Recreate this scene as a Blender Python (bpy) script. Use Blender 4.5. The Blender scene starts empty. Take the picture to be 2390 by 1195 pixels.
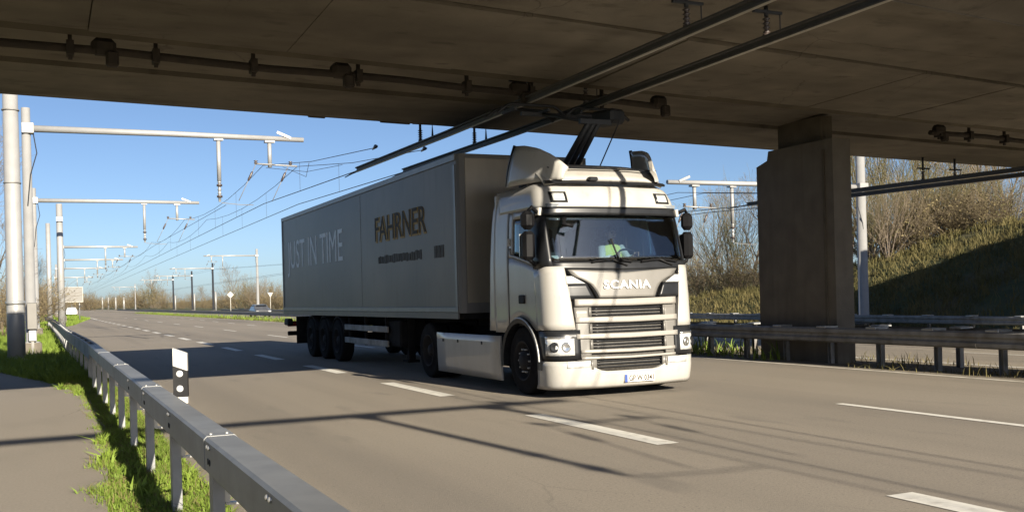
import bpy, math, random
import numpy as np
from mathutils import Vector, Matrix

random.seed(7)
rng = np.random.default_rng(11)
scene = bpy.context.scene
COL = scene.collection

# ---------------------------------------------------------------- camera
THETA, ROLL = math.radians(25.0), math.radians(1.5)
cam_data = bpy.data.cameras.new('camera')
cam_data.sensor_width = 36.0
cam_data.lens = 36.0 * 2352 / 2390
cam_data.shift_y = 92.5 / 2390
cam_data.clip_start = 0.05
cam_data.clip_end = 6000
cam = bpy.data.objects.new('camera', cam_data)
COL.objects.link(cam)
fw = Vector((math.sin(THETA), math.cos(THETA), 0))
rt = Vector((math.cos(THETA), -math.sin(THETA), 0))
up = Vector((0, 0, 1))
c_r = rt * math.cos(ROLL) - up * math.sin(ROLL)
c_u = up * math.cos(ROLL) + rt * math.sin(ROLL)
cam.matrix_world = Matrix(((c_r.x, c_u.x, -fw.x, 0), (c_r.y, c_u.y, -fw.y, 0), (c_r.z, c_u.z, -fw.z, 1.5), (0, 0, 0, 1)))
scene.camera = cam

# ---------------------------------------------------------------- sky, sun, exposure
SUN_KX, SUN_KY = 0.27, 2.45            # to-sun vector is (SUN_KX, -SUN_KY, 1)
to_sun = Vector((SUN_KX, -SUN_KY, 1.0)).normalized()
world = bpy.data.worlds.new('World')
scene.world = world
world.use_nodes = True
wn = world.node_tree
wn.nodes.clear()
w_out = wn.nodes.new('ShaderNodeOutputWorld')
w_bg = wn.nodes.new('ShaderNodeBackground')
w_sky = wn.nodes.new('ShaderNodeTexSky')
w_sky.sky_type = 'NISHITA'
w_sky.sun_disc = False
w_sky.sun_elevation = math.asin(to_sun.z)
w_sky.sun_rotation = math.atan2(to_sun.x, to_sun.y)
w_sky.air_density = 0.6
w_sky.dust_density = 0.8
w_sky.ozone_density = 2.6
w_bg.inputs[1].default_value = 0.055
wn.links.new(w_sky.outputs[0], w_bg.inputs[0])
wn.links.new(w_bg.outputs[0], w_out.inputs[0])
sun_data = bpy.data.lights.new('sun', 'SUN')
sun_data.energy = 5.0
sun_data.angle = math.radians(0.5)
sun_data.color = (1.0, 0.90, 0.74)
sun = bpy.data.objects.new('sun', sun_data)
COL.objects.link(sun)
sun.rotation_euler = (-to_sun).to_track_quat('-Z', 'Y').to_euler()
vs = scene.view_settings
vs.view_transform = 'Standard'
vs.look = 'None'
vs.exposure = 1.2
vs.gamma = 1.0
vs.use_curve_mapping = False
scene.render.film_transparent = False
scene.cycles.max_bounces = 8
scene.cycles.diffuse_bounces = 4
scene.cycles.transparent_max_bounces = 12
scene.cycles.caustics_reflective = False
scene.cycles.caustics_refractive = False

# ---------------------------------------------------------------- materials
def mat(name, color, rough=0.6, metal=0.0, var=0.12, scale=3.0, bump=0.0, bump_scale=40.0, stretch=(1, 1, 1), color2=None, spec=0.5, coat=0.0, detail=4.0):
    m = bpy.data.materials.new(name)
    m.use_nodes = True
    nt = m.node_tree
    b = nt.nodes['Principled BSDF']
    b.inputs['Roughness'].default_value = rough
    b.inputs['Metallic'].default_value = metal
    b.inputs['Specular IOR Level'].default_value = spec
    b.inputs['Coat Weight'].default_value = coat
    b.inputs['Coat Roughness'].default_value = 0.06
    geo = nt.nodes.new('ShaderNodeNewGeometry')
    mp = nt.nodes.new('ShaderNodeMapping')
    mp.inputs['Scale'].default_value = stretch
    nt.links.new(geo.outputs['Position'], mp.inputs['Vector'])
    nz = nt.nodes.new('ShaderNodeTexNoise')
    nz.inputs['Scale'].default_value = scale
    nz.inputs['Detail'].default_value = detail
    nt.links.new(mp.outputs[0], nz.inputs['Vector'])
    rp = nt.nodes.new('ShaderNodeValToRGB')
    rp.color_ramp.elements[0].position = 0.3
    rp.color_ramp.elements[1].position = 0.7
    c2 = color2 if color2 else tuple(c * (1 - var) for c in color)
    c1 = color if color2 else tuple(min(1, c * (1 + var)) for c in color)
    rp.color_ramp.elements[0].color = (*c2, 1)
    rp.color_ramp.elements[1].color = (*c1, 1)
    nt.links.new(nz.outputs['Fac'], rp.inputs[0])
    nt.links.new(rp.outputs[0], b.inputs['Base Color'])
    if bump > 0:
        n2 = nt.nodes.new('ShaderNodeTexNoise')
        n2.inputs['Scale'].default_value = bump_scale
        n2.inputs['Detail'].default_value = 3
        nt.links.new(mp.outputs[0], n2.inputs['Vector'])
        bp = nt.nodes.new('ShaderNodeBump')
        bp.inputs['Strength'].default_value = bump
        bp.inputs['Distance'].default_value = 0.02
        nt.links.new(n2.outputs['Fac'], bp.inputs['Height'])
        nt.links.new(bp.outputs[0], b.inputs['Normal'])
    return m

def add_layer(m, color, scale, lo, hi, stretch=(1, 1, 1), fac=1.0, detail=3.0, mode='MIX'):
    """lay a second noise-masked colour over a material's base colour"""
    nt = m.node_tree
    b = nt.nodes['Principled BSDF']
    src = b.inputs['Base Color'].links[0].from_socket
    geo = nt.nodes.new('ShaderNodeNewGeometry')
    mp = nt.nodes.new('ShaderNodeMapping')
    mp.inputs['Scale'].default_value = stretch
    nt.links.new(geo.outputs['Position'], mp.inputs['Vector'])
    nz = nt.nodes.new('ShaderNodeTexNoise')
    nz.inputs['Scale'].default_value = scale
    nz.inputs['Detail'].default_value = detail
    nt.links.new(mp.outputs[0], nz.inputs['Vector'])
    mr = nt.nodes.new('ShaderNodeMapRange')
    mr.inputs[1].default_value = lo
    mr.inputs[2].default_value = hi
    mr.inputs[4].default_value = fac
    nt.links.new(nz.outputs['Fac'], mr.inputs[0])
    mx = nt.nodes.new('ShaderNodeMix')
    mx.data_type = 'RGBA'
    mx.blend_type = mode
    nt.links.new(mr.outputs[0], mx.inputs[0])
    nt.links.new(src, mx.inputs[6])
    mx.inputs[7].default_value = (*color, 1)
    nt.links.new(mx.outputs[2], b.inputs['Base Color'])
    return m

def add_cracks(m, color, scale, width, mask_scale, mask_lo, mask_hi, fac, stretch=(1, 1, 1)):
    nt = m.node_tree
    b = nt.nodes['Principled BSDF']
    src = b.inputs['Base Color'].links[0].from_socket
    geo = nt.nodes.new('ShaderNodeNewGeometry')
    mp = nt.nodes.new('ShaderNodeMapping')
    mp.inputs['Scale'].default_value = stretch
    nt.links.new(geo.outputs['Position'], mp.inputs['Vector'])
    wob = nt.nodes.new('ShaderNodeTexNoise')
    wob.inputs['Scale'].default_value = 2.5
    wob.inputs['Detail'].default_value = 5
    nt.links.new(mp.outputs[0], wob.inputs['Vector'])
    ad = nt.nodes.new('ShaderNodeMix')
    ad.data_type = 'VECTOR'
    ad.inputs[0].default_value = 0.22
    nt.links.new(mp.outputs[0], ad.inputs[4])
    nt.links.new(wob.outputs['Color'], ad.inputs[5])
    vo = nt.nodes.new('ShaderNodeTexVoronoi')
    vo.feature = 'DISTANCE_TO_EDGE'
    vo.inputs['Scale'].default_value = scale
    nt.links.new(ad.outputs[1], vo.inputs['Vector'])
    r1 = nt.nodes.new('ShaderNodeMapRange')
    r1.inputs[1].default_value = 0.0
    r1.inputs[2].default_value = width
    r1.inputs[3].default_value = 1.0
    r1.inputs[4].default_value = 0.0
    nt.links.new(vo.outputs['Distance'], r1.inputs[0])
    nz = nt.nodes.new('ShaderNodeTexNoise')
    nz.inputs['Scale'].default_value = mask_scale
    nt.links.new(geo.outputs['Position'], nz.inputs['Vector'])
    r2 = nt.nodes.new('ShaderNodeMapRange')
    r2.inputs[1].default_value = mask_lo
    r2.inputs[2].default_value = mask_hi
    r2.inputs[4].default_value = fac
    nt.links.new(nz.outputs['Fac'], r2.inputs[0])
    mu = nt.nodes.new('ShaderNodeMath')
    mu.operation = 'MULTIPLY'
    nt.links.new(r1.outputs[0], mu.inputs[0])
    nt.links.new(r2.outputs[0], mu.inputs[1])
    mx = nt.nodes.new('ShaderNodeMix')
    mx.data_type = 'RGBA'
    nt.links.new(mu.outputs[0], mx.inputs[0])
    nt.links.new(src, mx.inputs[6])
    mx.inputs[7].default_value = (*color, 1)
    nt.links.new(mx.outputs[2], b.inputs['Base Color'])
    return m

def glass(name, tint, refl_rough=0.02, opacity=0.15):
    m = bpy.data.materials.new(name)
    m.use_nodes = True
    nt = m.node_tree
    nt.nodes.clear()
    out = nt.nodes.new('ShaderNodeOutputMaterial')
    tr = nt.nodes.new('ShaderNodeBsdfTransparent')
    tr.inputs[0].default_value = (*tint, 1)
    gl = nt.nodes.new('ShaderNodeBsdfGlossy')
    gl.inputs['Roughness'].default_value = refl_rough
    fr = nt.nodes.new('ShaderNodeFresnel')
    fr.inputs[0].default_value = 1.5
    ma = nt.nodes.new('ShaderNodeMath')
    ma.operation = 'ADD'
    ma.inputs[1].default_value = opacity
    nt.links.new(fr.outputs[0], ma.inputs[0])
    mx = nt.nodes.new('ShaderNodeMixShader')
    nt.links.new(ma.outputs[0], mx.inputs[0])
    nt.links.new(tr.outputs[0], mx.inputs[1])
    nt.links.new(gl.outputs[0], mx.inputs[2])
    nt.links.new(mx.outputs[0], out.inputs[0])
    return m

M = {}
M['asphalt'] = mat('asphalt', (0.235, 0.203, 0.160), 0.85, var=0.16, scale=55, bump=0.5, bump_scale=130, detail=3)
add_layer(M['asphalt'], (0.160, 0.140, 0.114), 0.62, 0.44, 0.68, (1.0, 0.03, 1), 0.85)
add_layer(M['asphalt'], (0.272, 0.238, 0.188), 0.3, 0.52, 0.74, (1, 0.25, 1), 0.7)
add_layer(M['asphalt'], (0.13, 0.115, 0.096), 1.6, 0.62, 0.74, (1.2, 0.30, 1), 0.45)
add_layer(M['asphalt'], (0.105, 0.093, 0.078), 34, 0.60, 0.70, (1, 1, 1), 0.55)
add_layer(M['asphalt'], (0.33, 0.295, 0.24), 41, 0.62, 0.72, (1, 1, 1), 0.5)
add_cracks(M['asphalt'], (0.06, 0.052, 0.042), 0.22, 0.0045, 0.16, 0.52, 0.64, 0.4, (1.6, 0.7, 1))
M['path'] = add_layer(mat('path_asphalt', (0.235, 0.205, 0.165), 0.9, var=0.10, scale=40, bump=0.3, bump_scale=150, detail=8), (0.18, 0.16, 0.128), 0.8, 0.5, 0.75, (1, .4, 1), 0.7)
add_layer(M['path'], (0.30, 0.27, 0.22), 45, 0.62, 0.74, (1, 1, 1), 0.45)
add_cracks(M['path'], (0.09, 0.08, 0.06), 0.5, 0.006, 0.4, 0.50, 0.62, 0.6)
M['paint'] = add_layer(mat('road_paint', (0.62, 0.60, 0.54), 0.7, var=0.08, scale=12, bump=0.2, bump_scale=120), (0.30, 0.27, 0.23), 7, 0.56, 0.72, (1, 1, 1), 0.55)
M['paint_dirty'] = add_layer(mat('road_paint_worn', (0.50, 0.47, 0.40), 0.75, var=0.1, scale=12), (0.24, 0.21, 0.17), 5, 0.48, 0.66, (1, .5, 1), 0.7)
M['ground'] = add_layer(add_layer(mat('grass_ground', (0.062, 0.072, 0.022), 0.95, color2=(0.030, 0.040, 0.012), scale=2.2, bump=0.8, bump_scale=14), (0.095, 0.076, 0.040), 0.35, 0.50, 0.70, (1, 1, 1), 0.8), (0.06, 0.05, 0.03), 6, 0.55, 0.75, (1, 1, 1), 0.5)
M['dirt'] = mat('roadside_dirt', (0.21, 0.175, 0.125), 0.95, color2=(0.10, 0.085, 0.055), scale=5, bump=0.6, bump_scale=30)
M['grass'] = mat('grass_blades', (0.175, 0.245, 0.034), 0.7, color2=(0.095, 0.145, 0.02), scale=1.3, spec=0.25)
M['dry_grass'] = mat('dry_grass_blades', (0.165, 0.135, 0.058), 0.8, color2=(0.078, 0.075, 0.026), scale=0.9, spec=0.2)
M['concrete'] = add_layer(add_layer(mat('bridge_concrete', (0.182, 0.160, 0.128), 0.88, var=0.16, scale=1.6, bump=0.25, bump_scale=25, stretch=(1, 1, 1)), (0.085, 0.07, 0.05), 0.9, 0.5, 0.75, (0.5, 1.6, 1), 0.75), (0.21, 0.18, 0.14), 0.5, 0.56, 0.74, (1, 1, 1), 0.5)
add_layer(M['concrete'], (0.06, 0.05, 0.036), 0.35, 0.48, 0.70, (0.35, 1.0, 1), 0.7)
add_layer(M['concrete'], (0.05, 0.042, 0.03), 2.4, 0.60, 0.74, (0.7, 1.6, 1), 0.55)
add_cracks(M['concrete'], (0.05, 0.04, 0.03), 0.5, 0.006, 0.3, 0.48, 0.62, 0.6)
M['concrete_pier'] = add_layer(mat('pier_concrete', (0.138, 0.121, 0.097), 0.9, var=0.14, scale=2.5, bump=0.25, bump_scale=30), (0.09, 0.078, 0.06), 1.4, 0.5, 0.75, (2.5, 2.5, 0.25), 0.7)
M['concrete_dark'] = mat('stained_concrete', (0.10, 0.085, 0.062), 0.92, var=0.25, scale=2.0, bump=0.3, bump_scale=25)
M['rust'] = mat('rusty_pipe', (0.030, 0.022, 0.015), 0.85, var=0.3, scale=6)
M['galv'] = mat('galvanised_steel', (0.38, 0.385, 0.38), 0.46, 0.55, var=0.12, scale=9, bump=0.06, bump_scale=60)
M['galv_rail'] = add_layer(mat('galvanised_rail', (0.25, 0.255, 0.255), 0.50, 0.45, var=0.12, scale=5, bump=0.05, bump_scale=60), (0.17, 0.165, 0.15), 1.2, 0.5, 0.75, (1, .5, 3), 0.6)
M['galv_dull'] = add_layer(mat('dull_galvanised_steel', (0.25, 0.245, 0.235), 0.65, 0.3, var=0.2, scale=4), (0.12, 0.10, 0.08), 3, 0.5, 0.7, (1, 1, 1), 0.6)
M['mast'] = mat('mast_galvanised', (0.33, 0.33, 0.325), 0.42, 0.2, var=0.06, scale=3)
M['bolt'] = mat('bright_bolt', (0.36, 0.36, 0.35), 0.35, 0.6)
M['white_plastic'] = mat('white_plastic', (0.50, 0.49, 0.46), 0.5, var=0.04)
M['black_plastic'] = mat('black_plastic', (0.018, 0.018, 0.019), 0.62, spec=0.2, var=0.2, scale=8)
M['mirror_shell'] = mat('mirror_shell', (0.007, 0.007, 0.008), 0.55, spec=0.12, var=0.1)
M['black_rubber'] = mat('black_rubber', (0.013, 0.013, 0.014), 0.9, spec=0.1, var=0.25, scale=10)
M['reflector'] = mat('reflector', (0.75, 0.76, 0.76), 0.25, 0.2)
M['cable'] = mat('cable_dark', (0.035, 0.038, 0.045), 0.55, 0.3)
M['wire'] = mat('wire_copper', (0.09, 0.085, 0.085), 0.5, 0.5)
M['rail_alu'] = mat('contact_rail_aluminium', (0.075, 0.072, 0.068), 0.6, 0.2, var=0.1, scale=6)
M['rail_copper'] = mat('contact_strip', (0.50, 0.46, 0.40), 0.35, 0.5, var=0.1, scale=6)
M['insulator'] = mat('insulator_brown', (0.06, 0.045, 0.04), 0.35, var=0.2)
M['cab_white'] = add_layer(mat('cab_white_paint', (0.40, 0.388, 0.36), 0.34, var=0.02, scale=3, coat=0.5), (0.33, 0.305, 0.26), 2.0, 0.46, 0.8, (1.6, 1.6, .35), 0.55)
add_layer(M['cab_white'], (0.24, 0.21, 0.165), 11, 0.60, 0.82, (1, 1, .5), 0.4)
M['cab_silver'] = mat('grille_silver', (0.17, 0.163, 0.15), 0.42, 0.1, var=0.06, scale=6)
M['cab_light'] = mat('grille_bar_white', (0.30, 0.285, 0.26), 0.38, 0.05, var=0.03)
M['cab_black'] = mat('cab_black_trim', (0.014, 0.015, 0.017), 0.32, spec=0.35, var=0.2, scale=6)
M['grille_mesh'] = mat('grille_mesh', (0.05, 0.046, 0.04), 0.6, var=0.3, scale=30)
M['rim_dark'] = mat('rim_dark', (0.028, 0.028, 0.030), 0.7, 0.0, spec=0.15, var=0.2)
M['chrome'] = mat('chrome', (0.72, 0.72, 0.71), 0.18, 0.9, var=0.04)
M['lamp_glass'] = mat('lamp_glass', (0.70, 0.71, 0.70), 0.12, 0.35, var=0.25, scale=16)
M['letter_white'] = mat('letter_white', (0.75, 0.74, 0.71), 0.35, var=0.02)
M['windscreen'] = glass('windscreen_glass', (0.72, 0.82, 0.86), 0.02, 0.10)
M['side_glass'] = glass('side_glass', (0.55, 0.68, 0.70), 0.02, 0.06)
M['interior'] = mat('cab_interior', (0.16, 0.175, 0.19), 0.8, var=0.15, scale=6)
M['curtain'] = mat('cab_curtain', (0.27, 0.30, 0.335), 0.85, var=0.15, scale=5)
M['seat'] = mat('seat_cloth', (0.04, 0.042, 0.05), 0.9)
M['dash'] = mat('dashboard', (0.15, 0.155, 0.16), 0.7, var=0.1)
M['skin'] = mat('skin', (0.48, 0.30, 0.22), 0.55, var=0.06)
M['hair'] = mat('hair_dark', (0.05, 0.035, 0.025), 0.7)
M['vest'] = mat('safety_vest', (0.62, 0.66, 0.20), 0.75, var=0.08)
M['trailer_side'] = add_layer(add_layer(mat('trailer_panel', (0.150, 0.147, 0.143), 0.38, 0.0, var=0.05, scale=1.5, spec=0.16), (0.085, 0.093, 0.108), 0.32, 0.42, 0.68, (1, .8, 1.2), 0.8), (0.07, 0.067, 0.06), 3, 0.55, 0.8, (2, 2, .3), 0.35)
M['trailer_front'] = add_layer(mat('trailer_bulkhead', (0.24, 0.215, 0.175), 0.45, 0.1, var=0.06, scale=2), (0.17, 0.155, 0.13), 1.5, 0.45, 0.75, (2, 2, .3), 0.6)
M['trailer_trim'] = mat('trailer_trim', (0.16, 0.165, 0.17), 0.4, 0.4, var=0.1, scale=4)
M['chassis'] = mat('chassis_dark', (0.014, 0.014, 0.015), 0.85, spec=0.1, var=0.3, scale=5)
M['letters_grey'] = mat('letters_pale_grey', (0.72, 0.72, 0.71), 0.42, 0.0, var=0.12, scale=5, spec=0.16)
M['letters_gold'] = mat('letters_gold', (0.34, 0.235, 0.08), 0.5, var=0.1, spec=0.08)
M['letters_dark'] = mat('letters_dark', (0.035, 0.025, 0.015), 0.5, var=0.1, spec=0.05)
M['letters_slate'] = mat('letters_slate', (0.065, 0.065, 0.065), 0.5, spec=0.05, var=0.15, scale=9)
M['bark'] = mat('bark_grey_brown', (0.15, 0.12, 0.095), 0.9, var=0.25, scale=4)
M['twig'] = mat('twigs_brown', (0.16, 0.125, 0.075), 0.9, var=0.2, scale=2)
M['twig_pale'] = mat('twigs_pale', (0.20, 0.16, 0.11), 0.9, var=0.15, scale=2)
M['twig_green'] = mat('twigs_olive', (0.14, 0.125, 0.05), 0.9, var=0.2, scale=2)
M['leaf_spring'] = mat('spring_leaves', (0.15, 0.135, 0.036), 0.7, color2=(0.085, 0.09, 0.024), scale=1.2)
M['leaf_brown'] = mat('withered_leaves', (0.21, 0.165, 0.075), 0.8, color2=(0.12, 0.10, 0.042), scale=1.2)
M['sign_back'] = mat('sign_back_grey', (0.15, 0.145, 0.135), 0.5, 0.3, var=0.05)
M['sign_white'] = mat('sign_pale', (0.38, 0.37, 0.33), 0.5, var=0.03)
M['tail_red'] = mat('tail_lamp_red', (0.30, 0.02, 0.015), 0.3)
M['car_grey'] = mat('car_grey_paint', (0.10, 0.105, 0.115), 0.3, 0.3, coat=0.5)
M['car_white'] = mat('car_white_paint', (0.65, 0.64, 0.61), 0.3, coat=0.4)
M['plate'] = mat('number_plate', (0.62, 0.61, 0.57), 0.5, var=0.03)
M['plate_blue'] = mat('plate_blue', (0.03, 0.07, 0.28), 0.5)

# ---------------------------------------------------------------- mesh helpers
ROOT = {}
def root_loc(o):
    L = Vector((0, 0, 0))
    while o is not None:
        L += o.location
        o = o.parent
    return L

class MB:
    """collects faces in world coordinates; build() links them as one mesh object"""
    def __init__(self):
        self.v, self.f, self.smooth = [], [], []
    def add(self, verts, faces, smooth=False):
        n = len(self.v)
        self.v.extend([tuple(p) for p in verts])
        self.f.extend([tuple(i + n for i in f) for f in faces])
        self.smooth.extend([smooth] * len(faces))
        return self
    def box(self, c, s, rz=0.0, rx=0.0, ry=0.0, bevel=0.0):
        hx, hy, hz = s[0] / 2, s[1] / 2, s[2] / 2
        R = (Matrix.Rotation(rz, 3, 'Z') @ Matrix.Rotation(ry, 3, 'Y') @ Matrix.Rotation(rx, 3, 'X'))
        C = Vector(c)
        if bevel <= 0:
            vs_ = [C + R @ Vector((x * hx, y * hy, z * hz)) for z in (-1, 1) for y in (-1, 1) for x in (-1, 1)]
            self.add(vs_, [(0, 2, 3, 1), (4, 5, 7, 6), (0, 1, 5, 4), (2, 6, 7, 3), (0, 4, 6, 2), (1, 3, 7, 5)])
        else:
            b = min(bevel, hx * .9, hy * .9, hz * .9)
            pts, idx = [], {}
            for sx in (-1, 1):
                for sy in (-1, 1):
                    for sz in (-1, 1):
                        for k, p in enumerate(((hx, hy - b, hz - b), (hx - b, hy, hz - b), (hx - b, hy - b, hz))):
                            idx[(sx, sy, sz, k)] = len(pts)
                            pts.append(C + R @ Vector((sx * p[0], sy * p[1], sz * p[2])))
            F = []
            for s_ in (-1, 1):
                F.append([idx[(s_, a, b_, 0)] for a, b_ in ((-1, -1), (1, -1), (1, 1), (-1, 1))][::s_])
                F.append([idx[(a, s_, b_, 1)] for a, b_ in ((-1, -1), (-1, 1), (1, 1), (1, -1))][::s_])
                F.append([idx[(a, b_, s_, 2)] for a, b_ in ((-1, -1), (1, -1), (1, 1), (-1, 1))][::s_])
            for a in (-1, 1):
                for b_ in (-1, 1):
                    sg = a * b_
                    F.append([idx[(a, b_, -1, 0)], idx[(a, b_, -1, 1)], idx[(a, b_, 1, 1)], idx[(a, b_, 1, 0)]][::sg])
                    F.append([idx[(a, -1, b_, 2)], idx[(a, -1, b_, 0)], idx[(a, 1, b_, 0)], idx[(a, 1, b_, 2)]][::-sg][::-1][::-1])
                    F.append([idx[(-1, a, b_, 1)], idx[(-1, a, b_, 2)], idx[(1, a, b_, 2)], idx[(1, a, b_, 1)]][::-sg])
            for a in (-1, 1):
                for b_ in (-1, 1):
                    for c_ in (-1, 1):
                        F.append([idx[(a, b_, c_, k)] for k in (0, 1, 2)][::a * b_ * c_])
            self.add(pts, F)
        return self
    def beam(self, p0, p1, w, h, upv=(0, 0, 1)):
        p0, p1 = Vector(p0), Vector(p1)
        d = (p1 - p0).normalized()
        u = Vector(upv)
        s = d.cross(u)
        if s.length < 1e-4:
            s = d.cross(Vector((1, 0, 0)))
        s.normalize()
        u = s.cross(d)
        vs_ = [p + s * (a * w / 2) + u * (b * h / 2) for p in (p0, p1) for a, b in ((-1, -1), (1, -1), (1, 1), (-1, 1))]
        self.add(vs_, [(0, 1, 2, 3), (7, 6, 5, 4), (0, 4, 5, 1), (1, 5, 6, 2), (2, 6, 7, 3), (3, 7, 4, 0)])
        return self
    def tube(self, pts, r, n=8, caps=True):
        pts = [Vector(p) for p in pts]
        rs = r if isinstance(r, (list, tuple)) else [r] * len(pts)
        base = len(self.v)
        ref = None
        for i, p in enumerate(pts):
            a = pts[max(0, i - 1)]
            b = pts[min(len(pts) - 1, i + 1)]
            d = (b - a)
            d = d.normalized() if d.length > 1e-9 else Vector((0, 0, 1))
            if ref is None:
                ref = Vector((0, 0, 1)) if abs(d.z) < 0.9 else Vector((1, 0, 0))
            s = d.cross(ref)
            if s.length < 1e-5:
                s = d.cross(Vector((0, 1, 0)))
            s.normalize()
            t = s.cross(d)
            ref = t
            for k in range(n):
                an = 2 * math.pi * k / n
                self.v.append(tuple(p + (s * math.cos(an) + t * math.sin(an)) * rs[i]))
        for i in range(len(pts) - 1):
            for k in range(n):
                a, b = base + i * n + k, base + i * n + (k + 1) % n
                self.f.append((a, b, b + n, a + n))
                self.smooth.append(n > 5)
        if caps:
            self.f.append(tuple(base + k for k in range(n))[::-1])
            e = base + (len(pts) - 1) * n
            self.f.append(tuple(e + k for k in range(n)))
            self.smooth += [False, False]
        return self
    def lathe(self, c, axis, prof, n=24):
        """prof: list of (distance along axis, radius)"""
        ax = Vector(axis).normalized()
        ref = Vector((0, 0, 1)) if abs(ax.z) < 0.9 else Vector((1, 0, 0))
        s = ax.cross(ref).normalized()
        t = s.cross(ax)
        base = len(self.v)
        C = Vector(c)
        for d, r in prof:
            for k in range(n):
                an = 2 * math.pi * k / n
                self.v.append(tuple(C + ax * d + (s * math.cos(an) + t * math.sin(an)) * r))
        for i in range(len(prof) - 1):
            for k in range(n):
                a, b = base + i * n + k, base + i * n + (k + 1) % n
                self.f.append((a, b, b + n, a + n))
                self.smooth.append(True)
        return self
    def prism(self, poly, axis, d0, d1):
        """extrude polygon of 2-D points; axis 'x': points are (y,z); 'y': (x,z); 'z': (x,y)"""
        def P(p, d):
            return {'x': (d, p[0], p[1]), 'y': (p[0], d, p[1]), 'z': (p[0], p[1], d)}[axis]
        n = len(poly)
        vs_ = [P(p, d0) for p in poly] + [P(p, d1) for p in poly]
        F = [tuple(range(n))[::-1], tuple(range(n, 2 * n))]
        F += [(i, (i + 1) % n, n + (i + 1) % n, n + i) for i in range(n)]
        self.add(vs_, F)
        return self
    def patch(self, fn, na, nb, off=0.0, thick=0.02, smooth=True):
        """closed shell over the surface fn(a,b), 0..1, offset along its normal"""
        A = [i / na for i in range(na + 1)]
        B = [j / nb for j in range(nb + 1)]
        e = 1e-3
        outer, inner = [], []
        for b in B:
            for a in A:
                p = Vector(fn(a, b))
                a0, a1, b0, b1 = max(0, a - e), min(1, a + e), max(0, b - e), min(1, b + e)
                n = (Vector(fn(a1, b)) - Vector(fn(a0, b))).cross(Vector(fn(a, b1)) - Vector(fn(a, b0)))
                n = n.normalized() if n.length > 1e-12 else Vector((0, -1, 0))
                outer.append(p + n * off)
                inner.append(p + n * (off - thick))
        W = na + 1
        N = len(outer)
        base = len(self.v)
        self.v.extend([tuple(p) for p in outer] + [tuple(p) for p in inner])
        for j in range(nb):
            for i in range(na):
                q = (j * W + i, j * W + i + 1, (j + 1) * W + i + 1, (j + 1) * W + i)
                self.f.append(tuple(base + k for k in q))
                self.f.append(tuple(base + N + k for k in q[::-1]))
                self.smooth += [smooth, smooth]
        rim = [i for i in range(W)] + [j * W + na for j in range(1, nb + 1)] + [nb * W + i for i in range(na - 1, -1, -1)] + [j * W for j in range(nb - 1, 0, -1)]
        for k in range(len(rim)):
            a, b = rim[k], rim[(k + 1) % len(rim)]
            self.f.append((base + b, base + a, base + N + a, base + N + b))
            self.smooth.append(False)
        return self
    def mesh(self, name, m, L=(0, 0, 0)):
        me = bpy.data.meshes.new(name)
        L = Vector(L)
        me.from_pydata([tuple(Vector(p) - L) for p in self.v], [], self.f)
        me.polygons.foreach_set('use_smooth', self.smooth)
        me.materials.append(m)
        me.update()
        return me
    def build(self, name, m, parent=None, label=None):
        L = root_loc(parent)
        o = bpy.data.objects.new(name, self.mesh(name, m, L))
        COL.objects.link(o)
        o.parent = parent
        if label:
            o['label'] = label
        return o

def thing(name, label, cat, loc=(0, 0, 0), group=None):
    o = bpy.data.objects.new(name, None)
    o.empty_display_size = 0.3
    COL.objects.link(o)
    o.location = loc
    tag(o, label, cat, group)
    return o

def tag(o, label, cat, group=None):
    o['label'] = label
    o['category'] = cat
    if group:
        o['group'] = group
    return o

def struct(o, kind='structure'):
    o['kind'] = kind
    return o

def np_mesh(name, verts, faces, m, parent=None, smooth=False):
    """verts (N,3) array, faces (F,k) array of one k"""
    me = bpy.data.meshes.new(name)
    L = np.array(root_loc(parent))
    verts = np.asarray(verts, dtype=np.float32) - L.astype(np.float32)
    faces = np.asarray(faces, dtype=np.int32)
    F, k = faces.shape
    me.vertices.add(len(verts))
    me.vertices.foreach_set('co', verts.ravel())
    me.loops.add(F * k)
    me.loops.foreach_set('vertex_index', faces.ravel())
    me.polygons.add(F)
    me.polygons.foreach_set('loop_start', np.arange(0, F * k, k, dtype=np.int32))
    me.polygons.foreach_set('loop_total', np.full(F, k, dtype=np.int32))
    me.polygons.foreach_set('use_smooth', np.full(F, smooth))
    me.materials.append(m)
    me.update(calc_edges=True)
    o = bpy.data.objects.new(name, me)
    COL.objects.link(o)
    o.parent = parent
    return o

def copy_tree(o, parent=None):
    c = o.copy()
    COL.objects.link(c)
    c.parent = parent
    for ch in list(o.children):
        copy_tree(ch, c)
    return c

def text_mesh(s, size, depth, bold=0.0, space=1.0):
    """returns verts (x right, y up, z depth) and faces of a built-in-font text"""
    cu = bpy.data.curves.new('lettering_curve', 'FONT')
    cu.body = s
    cu.size = size
    cu.extrude = depth
    cu.offset = bold
    cu.space_character = space
    cu.resolution_u = 3
    cu.align_x = 'CENTER'
    cu.align_y = 'CENTER'
    o = bpy.data.objects.new('lettering_curve', cu)
    COL.objects.link(o)
    bpy.context.view_layer.update()
    me = bpy.data.meshes.new_from_object(o.evaluated_get(bpy.context.evaluated_depsgraph_get()))
    vs_ = [tuple(v.co) for v in me.vertices]
    fs_ = [tuple(p.vertices) for p in me.polygons]
    bpy.data.objects.remove(o)
    bpy.data.curves.remove(cu)
    bpy.data.meshes.remove(me)
    return vs_, fs_

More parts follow.
